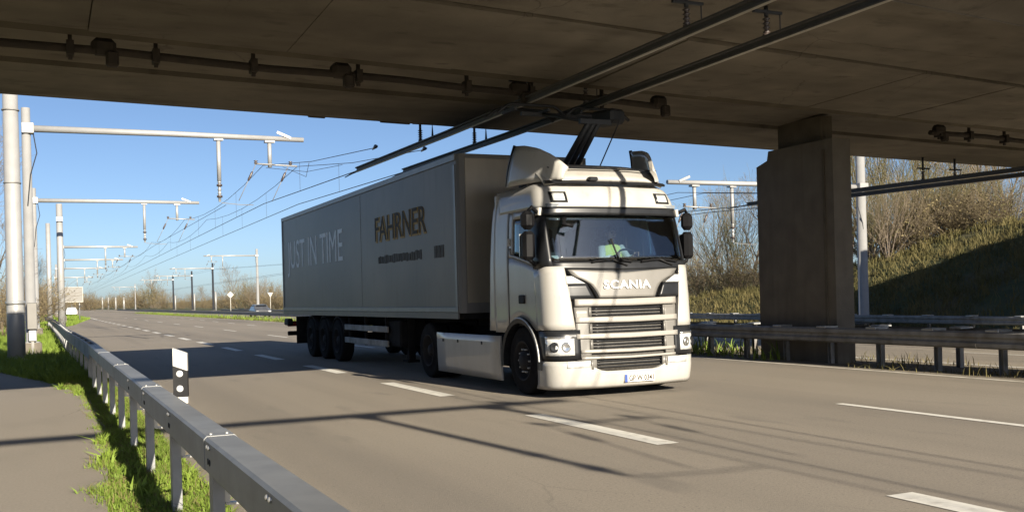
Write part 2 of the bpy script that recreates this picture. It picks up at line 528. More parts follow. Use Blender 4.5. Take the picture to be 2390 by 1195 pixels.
def lettering(s, parent, m, O, ux, uy, width, height, depth=0.004, bold=0.0, name='letter', label=None, space=1.0):
    vs_, fs_ = text_mesh(s, 1.0, 0.5, bold, space)
    xs, ys, zs = [v[0] for v in vs_], [v[1] for v in vs_], [v[2] for v in vs_]
    cx, cy = (min(xs) + max(xs)) / 2, (min(ys) + max(ys)) / 2
    sx, sy = width / (max(xs) - min(xs)), height / (max(ys) - min(ys))
    ux, uy, O = Vector(ux), Vector(uy), Vector(O)
    un = ux.cross(uy)
    P = [O + ux * ((v[0] - cx) * sx) + uy * ((v[1] - cy) * sy) + un * (v[2] * 2 * depth) for v in vs_]
    return letter_pieces(P, fs_, m, parent, name)

def letter_pieces(P, fs_, m, parent, name):
    """split a text mesh into its letters: the first is the part, all are pieces of it"""
    key = {}
    rep = []
    for p in P:
        k = (round(p[0], 4), round(p[1], 4), round(p[2], 4))
        rep.append(key.setdefault(k, len(key)))
    par = list(range(len(key)))
    def find(a):
        while par[a] != a:
            par[a] = par[par[a]]
            a = par[a]
        return a
    for f in fs_:
        for q in f[1:]:
            par[find(rep[q])] = find(rep[f[0]])
    groups = {}
    for f in fs_:
        groups.setdefault(find(rep[f[0]]), []).append(f)
    out = []
    for g in groups.values():
        ids = sorted({q for f in g for q in f})
        mp_ = {q: i for i, q in enumerate(ids)}
        mb = MB()
        mb.add([P[q] for q in ids], [tuple(mp_[q] for q in f) for f in g])
        out.append(mb.build(name, m, parent))
    return out

def lerp_tab(x, tab):
    if x <= tab[0][0]:
        return tab[0][1]
    for (x0, y0), (x1, y1) in zip(tab, tab[1:]):
        if x <= x1:
            return y0 + (y1 - y0) * (x - x0) / (x1 - x0)
    return tab[-1][1]

# ================================================================ SETTING
def shift_right(Y):
    return 0.04 * np.clip(np.asarray(Y, float) - 20, 0, 55)

def bridge_y(X, y0):
    return y0 + 0.11 * X

def height(X, Y):
    X, Y = np.asarray(X, float), np.asarray(Y, float)
    xe = X - shift_right(Y) * np.clip((X - 11) / 2.5, 0, 1)
    z = np.interp(xe, [-400, -40, -9, -5.5, -4.4, 13.6, 16.1, 28.6, 30, 33, 42, 70, 400], [2, .8, .5, .2, -.03, -.03, -.12, -.37, -.40, -.15, .5, 1.0, 3])
    lump = 0.12 * np.sin(X * 1.7 + 1.3 * np.sin(Y * .9)) + 0.10 * np.sin(Y * 1.3 + X * .6)
    yc = 12 + 0.11 * X
    amp = np.interp(Y, [-60, -30, 34, 41, 50, 60, 90], [.5, 4.6, 4.6, 2.6, 1.1, .6, .5])
    h = np.clip((xe - 30.4) * 0.44, 0, None)
    h = np.where(h > amp, amp + .06 * (h - amp), h)
    h = np.where(xe > 30.4, h - .38 + lump * np.clip(h, 0, 1) * .7, -9)
    hl = np.minimum(np.minimum(5.2, (-15 - X) / 1.35), 5.2 - (np.abs(Y - yc) - 8.6) / 1.7)
    hl = np.where(X < -14, hl, -9)
    return np.maximum(z, np.maximum(h, hl))

def sheet(name, m, stations, left, right, z_fn, nx=1, parent=None):
    """ribbon along Y between two edge functions"""
    mb = MB()
    V, F = [], []
    for y in stations:
        a, b = left(y), right(y)
        for i in range(nx + 1):
            x = a + (b - a) * i / nx
            V.append((x, y, z_fn(x, y)))
    W = nx + 1
    for j in range(len(stations) - 1):
        for i in range(nx):
            F.append((j * W + i, j * W + i + 1, (j + 1) * W + i + 1, (j + 1) * W + i))
    mb.add(V, F)
    return mb.build(name, m, parent)

xs = np.concatenate([[-1500, -600, -250, -120, -60], np.arange(-40, -4, 2.0), [-4.4, -3, -1.5, 0, 1, 4, 8, 12, 13.6, 14.8, 16.1, 22, 28.6], np.arange(29.2, 64, 1.0), [68, 76, 90, 120, 180, 300, 600, 1500]])
ys = np.concatenate([[-400, -120, -60, -40], np.arange(-30, 64, 1.0), np.arange(64, 140, 4.0), [150, 180, 220, 280, 360, 500, 800, 1400, 2400]])
GX, GY = np.meshgrid(xs, ys)
GXs = GX + np.where(GX > 13, shift_right(GY), 0)
GZ = height(GXs, GY)
Wn = len(xs)
idx = np.arange(len(xs) * len(ys)).reshape(len(ys), Wn)
quads = np.stack([idx[:-1, :-1], idx[:-1, 1:], idx[1:, 1:], idx[1:, :-1]], -1).reshape(-1, 4)
ground = struct(np_mesh('ground', np.stack([GXs, GY, GZ], -1).reshape(-1, 3), quads, M['ground'], smooth=True))

Y_ST = [-60, -20, 0, 10, 20, 25, 30, 40, 50, 60, 70, 80, 92, 100, 110, 120, 130, 137, 150, 180, 230, 300, 420, 600]
ROAD_L = [(-60, 1.2), (80, 1.2), (92, 2.4), (137, 5.5), (600, 5.5)]
def edge_r(y):
    return 13.35 + float(shift_right(y))
road = struct(sheet('road', M['asphalt'], Y_ST, lambda y: lerp_tab(y, ROAD_L), lambda y: edge_r(y) + 0.28, lambda x, y: 0.0, 4))
opp_z = lambda x, y: float(np.interp(x - float(shift_right(y)), [15, 16.1, 28.6, 30], [-.09, -.09, -.34, -.35]))
opp = struct(sheet('road_opposite', M['asphalt'], Y_ST, lambda y: 16.25 + float(shift_right(y)), lambda y: 28.3 + float(shift_right(y)), opp_z, 4))
PATH_R = [(-60, .3), (8, .4), (13, .68), (18, .66), (22.5, .12), (26, -.75), (32, -1.65), (45, -2.3), (400, -2.6)]
path = struct(sheet('footpath', M['path'], [-60, -20, 0, 4, 8, 10, 13, 15, 18, 20, 22.5, 24, 26, 29, 32, 38, 45, 80, 150, 400], lambda y: lerp_tab(y, PATH_R) - 3.1, lambda y: lerp_tab(y, PATH_R), lambda x, y: 0.0))
verge = struct(sheet('median_dirt', M['dirt'], [-60, 0, 10, 20, 40, 60, 80, 110, 130, 300, 600], lambda y: edge_r(y) + 0.28, lambda y: 16.25 + float(shift_right(y)), lambda x, y: float(np.interp(x - float(shift_right(y)), [13.6, 16.2], [-.008, -.085])), 4))

# road markings, each dash a piece of its road
def dash(x0, x1, y0, y1, m=None, parent=None, z=0.005, name='lane_dash'):
    mb = MB()
    n = max(1, int((y1 - y0) / 1.0))
    V = [(x, y0 + (y1 - y0) * j / n, z) for j in range(n + 1) for x in (x0, x1)]
    mb.add(V, [(2 * j, 2 * j + 1, 2 * j + 3, 2 * j + 2) for j in range(n)])
    o = mb.build(name, m or M['paint'], parent or road)
    return o
for k in range(-3, 21):
    y0 = 8.36 + 5.95 * k
    dash(5.43, 5.68, y0, y0 + 3.0)
for k, (a, b) in enumerate(((-14, -8), (6.2, 10.0), (18.1, 22.0), (30.1, 34.0), (42.2, 46.2), (54.5, 58.5), (66.5, 70.5), (78.5, 82.5), (90.5, 94.5), (103, 107), (116, 120), (130, 134))):
    dash(9.20, 9.33, a, b)
for k in range(9):
    dash(12.25 + .024 * (66 + 9 * k - 60), 12.38 + .024 * (66 + 9 * k - 60), 66 + 9 * k, 69 + 9 * k)
sheet('edge_line', M['paint_dirty'], Y_ST, lambda y: edge_r(y) - 0.07, lambda y: edge_r(y) + 0.07, lambda x, y: 0.005, 1, road)
sheet('edge_line', M['paint'], [126, 137, 150, 180, 230, 300, 420], lambda y: lerp_tab(y, [(126, 5.6), (600, 5.7)]), lambda y: lerp_tab(y, [(126, 5.8), (600, 5.95)]), lambda x, y: 0.0055, 1, road)
sheet('edge_line', M['paint'], Y_ST, lambda y: 16.55 + float(shift_right(y)), lambda y: 16.70 + float(shift_right(y)), lambda x, y: opp_z(x, y) + .006, 1, opp)
sheet('edge_line', M['paint'], Y_ST, lambda y: 27.9 + float(shift_right(y)), lambda y: 28.05 + float(shift_right(y)), lambda x, y: opp_z(x, y) + .006, 1, opp)
for k in range(-1, 7):
    y0 = 2 + 12 * k
    for xx in (20.3, 24.1):
        sheet('lane_dash', M['paint'], [y0, y0 + 2, y0 + 4], lambda y, xx=xx: xx + float(shift_right(y)), lambda y, xx=xx: xx + .13 + float(shift_right(y)), lambda x, y: opp_z(x, y) + .006, 1, opp)

# ---------------------------------------------------------------- grass
def blades(name, n, area, hmin, hmax, width, m, lean=0.45, clump=0.0, zoff=0.0, label=None):
    P = area(n)
    n = len(P)
    h = rng.uniform(hmin, hmax, n) * (1 + clump * np.sin(P[:, 0] * 5.1) * np.sin(P[:, 1] * 3.7 + P[:, 0] * 2))
    a = rng.uniform(0, 2 * np.pi, n)
    w = width * rng.uniform(.6, 1.4, n)
    la = rng.uniform(0, 2 * np.pi, n)
    ll = np.abs(rng.normal(0, lean, n)) * h
    z0 = P[:, 2] - 0.01 + zoff
    A = np.stack([P[:, 0] + np.cos(a) * w / 2, P[:, 1] + np.sin(a) * w / 2, z0], -1)
    B = np.stack([P[:, 0] - np.cos(a) * w / 2, P[:, 1] - np.sin(a) * w / 2, z0], -1)
    mx, my = P[:, 0] + np.cos(la) * ll * .35, P[:, 1] + np.sin(la) * ll * .35
    C = np.stack([mx - np.cos(a) * w * .35, my - np.sin(a) * w * .35, z0 + h * .6], -1)
    D = np.stack([mx + np.cos(a) * w * .35, my + np.sin(a) * w * .35, z0 + h * .6], -1)
    T = np.stack([P[:, 0] + np.cos(la) * ll, P[:, 1] + np.sin(la) * ll, z0 + h], -1)
    V = np.stack([A, B, C, D, T], 1).reshape(-1, 3)
    k = np.arange(n) * 5
    F = np.concatenate([np.stack([k, k + 1, k + 2], -1), np.stack([k, k + 2, k + 3], -1), np.stack([k + 3, k + 2, k + 4], -1)])
    o = np_mesh(name, V, F, m)
    struct(o, 'stuff')
    if label:
        o['label'] = label
        o['category'] = 'grass'
    return o

path_x = np.vectorize(lambda y: lerp_tab(y, PATH_R))
def verge_near(n):
    y = 2.0 + 22 * rng.random(n) ** 1.5
    xl = path_x(y) - 0.06 + 0.05 * np.sin(y * 4.1) + 0.04 * np.sin(y * 9.7) + 0.05 * rng.normal(0, 1, n)
    t = rng.random(n)
    x = xl + t * (1.22 - xl)
    return np.stack([x, y, np.full(n, -.02)], -1)
def verge_far(n):
    y = 22 + 70 * rng.random(n) ** 1.6
    xl = path_x(y) - .1
    x = xl + rng.random(n) * (1.25 - xl)
    return np.stack([x, y, np.full(n, -.02)], -1)
def median_area(n):
    y = 6 + 200 * rng.random(n) ** 1.7
    xl = 13.75 + 0.2 * np.sin(y * 1.3) + 0.1 * np.sin(y * 4.7)
    x = xl + (16.1 - xl) * rng.random(n) ** 1.1
    keep = (np.sin(y * 0.9 + x * 2) + np.sin(y * 2.3) + rng.normal(0, .7, n) > 0.35) | ((y > 20) & (rng.random(n) < .8))
    x, y = x[keep], y[keep]
    return np.stack([x + shift_right(y), y, np.full(len(x), -.04)], -1)
def bank_area(n):
    y = 14 + 150 * rng.random(n) ** 2
    x = 29.3 + 26 * rng.random(n) ** 1.4
    x = x + shift_right(y)
    return np.stack([x, y, height(x, y)], -1)
def island_area(n):
    y = 88 + 120 * rng.random(n) ** 1.3
    xr = np.interp(y, [80, 92, 137, 600], [1.2, 2.4, 5.5, 5.5])
    x = xr - 6 * rng.random(n)
    return np.stack([x, y, np.full(n, -.03)], -1)
def left_area(n):
    y = 24 + 90 * rng.random(n) ** 1.4
    x = path_x(y) - 3.1 - 6 * rng.random(n) ** 1.3
    return np.stack([x, y, height(x, y)], -1)
blades('verge_grass', 72000, verge_near, .022, .075, .010, M['grass'], .8, .5, label='lush green grass along the footpath under the near guard rail')
blades('dry_verge_grass', 9000, verge_near, .03, .10, .009, M['dry_grass'], .9, .5, label='withered pale blades mixed into the grass under the near guard rail')
def weed_area(n):
    c = np.array([(.62, 9.4), (.55, 10.6), (.7, 8.6), (1.05, 7.4), (1.1, 6.3), (.6, 12.0), (1.08, 9.0), (.72, 7.1), (.95, 5.4), (.8, 14), (.3, 20.3), (.55, 18.8)])
    k = rng.integers(0, len(c), n)
    return np.stack([c[k, 0] + rng.normal(0, .05, n), c[k, 1] + rng.normal(0, .09, n), np.full(n, -.02)], -1)
blades('verge_weeds', 520, weed_area, .07, .17, .024, M['grass'], .9, .2, label='broad-leaved weeds among the grass under the near guard rail')
blades('roadside_grass', 26000, verge_far, .08, .24, .022, M['grass'], .6, .5, label='rough green grass around the mast feet left of the road')
blades('median_grass', 20000, median_area, .04, .20, .016, M['dry_grass'], .6, .5, label='sparse dry grass on the median strip')
blades('median_weeds', 9000, lambda n: (lambda P: P[(P[:, 1] > 17)])(median_area(n)), .10, .42, .035, M['grass'], .7, .6, label='green weeds on the median strip behind the truck')
blades('bank_grass', 36000, bank_area, .12, .50, .035, M['dry_grass'], .5, .4, label='tall dry grass on the bank right of the far carriageway')
def near_bank(n):
    y = 28 + 26 * rng.random(n)
    x = 30.0 + 17 * rng.random(n)
    return np.stack([x + shift_right(y), y, height(x + shift_right(y), y)], -1)
blades('bank_scrub', 46000, near_bank, .10, .42, .03, M['dry_grass'], .9, .6, label='matted olive-brown grass covering the slope beyond the right-hand mast')
blades('island_grass', 9000, island_area, .08, .3, .06, M['grass'], .6, .4, label='grass wedge at the start of the turning lane')
blades('path_side_grass', 14000, left_area, .1, .4, .05, M['grass'], .6, .4, label='grass left of the footpath in the distance')

# ---------------------------------------------------------------- bridge
BX0, BX1 = -32.0, 62.0
SOF = 4.95
bridge = thing('road_bridge', 'brown concrete road bridge crossing over the road and the truck', 'bridge', (14.9, 14.0, 0))
def bstrip(prof, x0=BX0, x1=BX1):
    """extrude a (y offset at X=0, z) profile along the skewed bridge axis"""
    mb = MB()
    n = len(prof)
    V = [(x, bridge_y(x, p[0]), p[1]) for x in (x0, x1) for p in prof]
    F = [tuple(range(n)), tuple(range(n, 2 * n))[::-1]] + [(i, n + i, n + (i + 1) % n, (i + 1) % n) for i in range(n)]
    mb.add(V, F)
    return mb
bstrip([(15.75, SOF), (18.15, SOF), (18.15, 5.86), (15.9, 5.86), (15.75, 5.30)]).build('edge_girder', M['concrete'], bridge)
bstrip([(8.45, 5.45), (15.7, 5.45), (15.7, 5.75), (8.45, 5.75)]).build('deck_slab', M['concrete_dark'], bridge)
bstrip([(7.2, 5.58), (8.44, 5.13), (8.44, 5.76), (7.2, 5.76)]).build('cantilever', M['concrete'], bridge)
bstrip([(7.2, 5.762), (7.4, 5.762), (7.4, 6.9), (7.2, 6.9)]).build('parapet', M['concrete'], bridge)
bstrip([(17.95, 5.862), (18.15, 5.862), (18.15, 7.1), (17.95, 7.1)]).build('parapet', M['concrete'], bridge)
bstrip([(8.45, 5.12), (10.72, 5.04), (10.72, 5.448), (8.45, 5.448)]).build('inner_girder', M['concrete'], bridge)
bstrip([(13.62, 5.0), (13.78, 4.93), (13.9, 5.05), (13.9, 5.448), (13.62, 5.448)]).build('drip_ledge', M['concrete_dark'], bridge)
bstrip([(13.95, 5.10), (15.72, 5.02), (15.72, 5.448), (13.95, 5.448)]).build('inner_girder', M['concrete'], bridge)
k = 0
x = -30.0
while x < 60:
    w = 2.55
    z_ = SOF + 0.012 * math.sin(k * 2.4)
    mb = MB()
    V = [(xx, bridge_y(xx, yy), zz) for xx in (x + .006, x + w - .006) for yy, zz in ((10.76, z_ + .05), (13.58, z_), (13.58, 5.44), (10.76, 5.44))]
    mb.add(V, [(0, 1, 2, 3), (7, 6, 5, 4), (0, 4, 5, 1), (1, 5, 6, 2), (2, 6, 7, 3), (3, 7, 4, 0)])
    mb.build('soffit_panel', M['concrete'], bridge)
    x += w
    k += 1
# drain pipe with its hangers under the soffit, in two runs
for (xa, xb) in ((-20.0, 10.1), (17.5, 34.0)):
    mb = MB()
    pp = []
    x = xa
    while x <= xb + .01:
        pp.append((x, bridge_y(x, 13.98), 4.80 + .015 * math.sin(x * 1.7)))
        x += 1.0
    mb.tube(pp, 0.055, 8)
    pipe = mb.build('drain_pipe', M['rust'], bridge)
    x = xa + .3
    kk = 0
    while x < xb:
        h = MB()
        yb = bridge_y(x, 13.98)
        h.beam((x, yb, 4.66), (x, yb, 5.10), .05, .05)
        h.box((x, yb, 4.80), (.09, .20, .18))
        h.beam((x - .14, yb - .02, 5.02), (x + .14, yb + .02, 5.02), .05, .05)
        h.build('pipe_hanger', M['rust'], pipe)
        x += 1.05 + .9 * ((kk * 37) % 7) / 7
        kk += 1
    for xv in ((.8, 4.05, 7.1, 10.0) if xa < 0 else (17.8, 22.0, 27)):
        j = MB()
        yb = bridge_y(xv, 13.98)
        j.box((xv, yb, 4.86), (.30, .22, .22), rz=.1, bevel=.06)
        j.box((xv + .1, yb - .06, 4.70), (.16, .14, .2), bevel=.03)
        j.build('pipe_coupling', M['rust'], pipe)
# loose plaster lumps on the far lower edge
for xv in (4.75, 6.2, 6.5):
    MB().box((xv, bridge_y(xv, 18.13), SOF + .0), (.34, .05, .05), rz=.11, bevel=.015).build('spall_lump', M['concrete_dark'], bridge)

# pier on the median
def rect_prism(mb, x0, x1, y0, y1, z0, z1, ch):
    poly = [(x0 + ch, y0), (x1 - ch, y0), (x1, y0 + ch), (x1, y1 - ch), (x1 - ch, y1), (x0 + ch, y1), (x0, y1 - ch), (x0, y0 + ch)]
    mb.prism(poly, 'z', z0, z1)
    return mb
pier = thing('bridge_pier', 'dark concrete wall pier on the median behind the truck', 'pier', (14.7, 16.8, -.06))
mb = MB()
mb.prism([(15.60, -.12), (17.98, -.12), (17.98, 4.20), (17.62, 4.30), (17.57, 4.50), (15.60, 4.50)], 'x', 14.46, 14.93)
mb.build('wall', M['concrete_pier'], pier)
MB().box((14.452, 15.86, 2.1), (.03, .05, 4.4)).build('drain_strip', M['concrete_dark'], pier)
rect_prism(MB(), 14.58, 14.90, 16.05, 17.40, 4.502, SOF + .08, .02).build('bearing_bed', M['concrete_dark'], pier)
shade_pier = thing('bridge_pier', 'added wall pier shading the median pier, unseen outside the right picture edge', 'pier', (15.1, 9.2, -.06))  # unseen pier, added to keep the sun off the median pier
MB().prism([(7.9, -.12), (10.7, -.12), (10.7, 5.0), (7.9, 5.0)], 'x', 14.50, 16.25).build('wall', M['concrete_pier'], shade_pier)
rect_prism(MB(), 14.7, 15.5, 10.05, 10.6, 5.002, 5.09, .02).build('bearing_block', M['concrete_dark'], shade_pier)

# ---------------------------------------------------------------- trees and bushes
def perp(d):
    r = Vector((random.uniform(-1, 1), random.uniform(-1, 1), random.uniform(-1, 1)))
    r = r - d * r.dot(d)
    return r.normalized() if r.length > 1e-4 else Vector((1, 0, 0))

def grow(segs, p, d, length, r, level, maxlevel, kids, up_bias, spread):
    n = 4 if level == 0 else 3
    pts = [p.copy()]
    dd = d.copy()
    for i in range(n):
        dd = (dd + perp(dd) * (.10 if level == 0 else .20) + Vector((0, 0, up_bias)) * (.12 if level else .03)).normalized()
        q = pts[-1] + dd * (length / n)
        r0 = r * (1 - .75 * i / n)
        r1 = r * (1 - .75 * (i + 1) / n)
        segs.append((pts[-1], q, max(r0, .006), max(r1, .005), level))
        pts.append(q)
    if level >= maxlevel:
        return
    nk = kids[level]
    for k in range(nk):
        t = (.30 + .70 * (k + random.random()) / nk) if level == 0 else (.18 + .8 * (k + random.random()) / nk)
        f = min(t * n, n - 1e-3)
        i = int(f)
        q = pts[i].lerp(pts[i + 1], f - i)
        a = spread * random.uniform(.65, 1.25)
        nd = (d * math.cos(a) + perp(d) * math.sin(a)).normalized()
        grow(segs, q, nd, length * random.uniform(.42, .68) * (1.15 - .45 * t), r * (1 - .72 * t) * .6, level + 1, maxlevel, kids, up_bias, spread)

def segs_mesh(name, segs, m):
    n = len(segs)
    P0 = np.array([tuple(s[0]) for s in segs])
    P1 = np.array([tuple(s[1]) for s in segs])
    R0 = np.array([s[2] for s in segs])
    R1 = np.array([s[3] for s in segs])
    D = P1 - P0
    D /= np.linalg.norm(D, axis=1, keepdims=True) + 1e-9
    ref = np.where(np.abs(D[:, 2:3]) < .9, np.array([[0, 0, 1.]]), np.array([[1., 0, 0]]))
    S = np.cross(D, ref)
    S /= np.linalg.norm(S, axis=1, keepdims=True)
    T = np.cross(S, D)
    V = np.zeros((n, 6, 3))
    for k in range(3):
        an = 2 * np.pi * k / 3
        o = S * np.cos(an) + T * np.sin(an)
        V[:, k] = P0 + o * R0[:, None]
        V[:, 3 + k] = P1 + o * R1[:, None]
    b = np.arange(n) * 6
    F = np.concatenate([np.stack([b + k, b + (k + 1) % 3, b + 3 + (k + 1) % 3, b + 3 + k], -1) for k in range(3)])
    me = bpy.data.meshes.new(name)
    V = V.reshape(-1, 3).astype(np.float32)
    me.vertices.add(len(V))
    me.vertices.foreach_set('co', V.ravel())
    me.loops.add(F.size)
    me.loops.foreach_set('vertex_index', F.ravel().astype(np.int32))
    me.polygons.add(len(F))
    me.polygons.foreach_set('loop_start', np.arange(0, F.size, 4, dtype=np.int32))
    me.polygons.foreach_set('loop_total', np.full(len(F), 4, dtype=np.int32))
    me.materials.append(m)
    me.update(calc_edges=True)
    return me

def leaves_mesh(name, pts, size, m, seed=1):
    r = np.random.default_rng(seed)
    n = len(pts)
    P = np.array(pts)
    a = r.normal(0, 1, (n, 3))
    a /= np.linalg.norm(a, axis=1, keepdims=True)
    b = r.normal(0, 1, (n, 3))
    b -= a * np.sum(a * b, 1, keepdims=True)
    b /= np.linalg.norm(b, axis=1, keepdims=True)
    s = size * r.uniform(.5, 1.3, (n, 1))
    V = np.stack([P - a * s, P + b * s * .5, P + a * s, P - b * s * .5], 1).reshape(-1, 3).astype(np.float32)
    me = bpy.data.meshes.new(name)
    me.vertices.add(len(V))
    me.vertices.foreach_set('co', V.ravel())
    me.loops.add(n * 4)
    me.loops.foreach_set('vertex_index', np.arange(n * 4, dtype=np.int32))
    me.polygons.add(n)
    me.polygons.foreach_set('loop_start', np.arange(0, n * 4, 4, dtype=np.int32))
    me.polygons.foreach_set('loop_total', np.full(n, 4, dtype=np.int32))
    me.materials.append(m)
    me.update(calc_edges=True)
    return me

def tree_proto(kind, seed):
    """returns [(part name, mesh)] for a plant of unit design size"""
    random.seed(seed)
    segs = []
    if kind == 'tree':
        grow(segs, Vector((0, 0, -.1)), Vector((random.uniform(-.1, .1), random.uniform(-.1, .1), 1)).normalized(), 8.5, .15, 0, 4, (11, 7, 5, 4), .9, .62)
        parts = [('trunk', segs_mesh('trunk', [s for s in segs if s[4] <= 1], M['bark'])), ('crown', segs_mesh('crown', [s for s in segs if s[4] > 1], M['twig'] if seed % 2 else M['twig_pale']))]
    elif kind == 'fan':      # many upright stems from one stool
        for k in range(16):
            a = 2 * math.pi * k / 16 + random.uniform(-.3, .3)
            t = random.uniform(.08, .62)
            grow(segs, Vector((math.cos(a) * .15, math.sin(a) * .15, -.1)), Vector((math.cos(a) * math.sin(t), math.sin(a) * math.sin(t), math.cos(t))), random.uniform(4.2, 6.6), .05, 1, 3, (0, 9, 5, 0), .8, .42)
        parts = [('trunk', segs_mesh('trunk', [s for s in segs if s[4] <= 1], M['bark'])), ('crown', segs_mesh('crown', [s for s in segs if s[4] > 1], M['twig_green'] if seed % 2 else M['twig_pale']))]
    else:                    # low dense shrub with a few leaves
        for k in range(26):
            a = 2 * math.pi * random.random()
            t = random.uniform(.1, 1.15)
            grow(segs, Vector((math.cos(a) * .35, math.sin(a) * .35, -.1)), Vector((math.cos(a) * math.sin(t), math.sin(a) * math.sin(t), math.cos(t))), random.uniform(1.5, 2.9), .025, 1, 3, (0, 8, 4, 0), .55, .6)
        tips = [s[1] for s in segs if s[4] >= 2]
        random.shuffle(tips)
        lv = [tuple(Vector(p) + Vector((random.gauss(0, .08), random.gauss(0, .08), random.gauss(0, .08)))) for p in tips[:1100]]
        parts = [('stems', segs_mesh('stems', segs, M['twig'])), ('foliage', leaves_mesh('foliage', lv, .055, M['leaf_spring'] if seed % 2 else M['leaf_brown'], seed))]
    return parts
PROTO = {(k, s): tree_proto(k, s) for k, s in (('tree', 1), ('tree', 2), ('tree', 3), ('tree', 4), ('fan', 5), ('fan', 6), ('fan', 7), ('shrub', 8), ('shrub', 9), ('shrub', 10))}

def plant(name, key, x, y, scale, rz, label, cat, group=None, zs=1.0, z=None):
    zz = float(height(x, y)) if z is None else z
    o = thing(name, label, cat, (x, y, zz), group)
    o.rotation_euler = (0, 0, rz)
    o.scale = (scale, scale, scale * zs)
    for pn, me in PROTO[key]:
        c = bpy.data.objects.new(pn, me)
        COL.objects.link(c)
        c.parent = o
    return o

def at_px(px, Y):
    """world X on the road-parallel line that a photo column meets at distance Y (layout helper)"""
    u = (px - 1195) / 2352
    t = math.tan(THETA + math.atan(u))
    return Y * t
# trees on the bank at the right
for px, Y, key, sc, name, lab in (
        (2062, 42, ('fan', 5), 1.35, 'bare_tree', 'bare many-stemmed bush tree fanning out right behind the right-hand white mast'),
        (2130, 47, ('tree', 1), 1.15, 'bare_tree', 'tall bare tree behind the fan-shaped bush under the bridge edge'),
        (2215, 43, ('fan', 6), 1.25, 'bare_tree', 'bare upright-stemmed tree in the middle of the lit bank top'),
        (2300, 40, ('tree', 2), 1.0, 'bare_tree', 'thin bare tree with sky showing through above the dark slope'),
        (2375, 42, ('tree', 3), 1.0, 'bare_tree', 'bare tree at the right edge of the picture above the dark slope'),
        (1975, 56, ('tree', 4), 1.05, 'bare_tree', 'bare tree seen in the slit between pier and right-hand mast'),
        (2265, 58, ('tree', 4), 1.1, 'bare_tree', 'pale bare tree between the upright-stemmed tree and the right edge'),
        (1715, 62, ('fan', 7), 1.15, 'bare_tree', 'grey bare fan-shaped tree just left of the concrete pier'),
        (1660, 70, ('tree', 2), .82, 'bare_tree', 'slender bare tree between the truck mirror and the pier'),
        (1755, 58, ('tree', 3), .85, 'bare_tree', 'bare tree touching the left edge of the concrete pier'),
        (1625, 76, ('fan', 6), .9, 'bare_tree', 'bare bush tree showing just past the truck cab')):
    plant(name, key, at_px(px, Y), Y, sc, px * .37, lab, 'tree', 'bare trees on the right-hand bank')
for px, Y, key, sc, lab in ((2035, 38.6, ('fan', 7), .55, 'small bare fan-shaped bush at the foot of the bank beside the white mast'), (2075, 37.6, ('fan', 6), .6, 'small bare bush on the bank below the large fan-shaped tree'), (2110, 40.5, ('fan', 7), .75, 'grey bare bush half hidden below the large fan-shaped tree'),
        (2160, 38.5, ('fan', 5), .62, 'olive bare bush in the middle of the bank'), (2205, 38.6, ('fan', 6), .7, 'pale bare bush right of the bank middle'), (2255, 38, ('fan', 7), .6, 'pale bare bush below the thin tree on the bank'), (2300, 37, ('fan', 5), .55, 'olive bare bush near the top of the bank'), (2350, 36.5, ('fan', 6), .55, 'pale bare bush near the right picture edge')):
    plant('bare_bush', key, at_px(px, Y), Y, sc, px * .77, lab, 'bush', 'bare bushes on the right-hand bank')
for px, Y, key, sc, lab in (
        (1640, 60, ('shrub', 8), 1.25, 'olive shrub on the grass just right of the truck cab'),
        (1690, 57, ('shrub', 9), 1.3, 'brown leafy shrub midway between truck cab and pier'),
        (1745, 54, ('shrub', 10), 1.2, 'brown shrub against the left edge of the pier'),
        (2040, 40, ('shrub', 9), 1.0, 'brown low shrub at the foot of the right-hand mast'),
        (2120, 38.5, ('shrub', 8), 1.1, 'yellow-green shrub at the foot of the fan-shaped tree'),
        (2180, 37.5, ('shrub', 8), 1.05, 'yellow-green shrub halfway up the bank'),
        (2250, 36.5, ('shrub', 10), .95, 'brown shrub on the bank above the shadow edge'),
        (2310, 35.5, ('shrub', 8), .85, 'yellow-green shrub high on the bank'),
        (2370, 35, ('shrub', 9), .8, 'brown shrub at the bank top by the right picture edge')):
    plant('shrub', key, at_px(px, Y), Y, sc, px * .91, lab, 'shrub', 'shrubs on the right-hand bank')
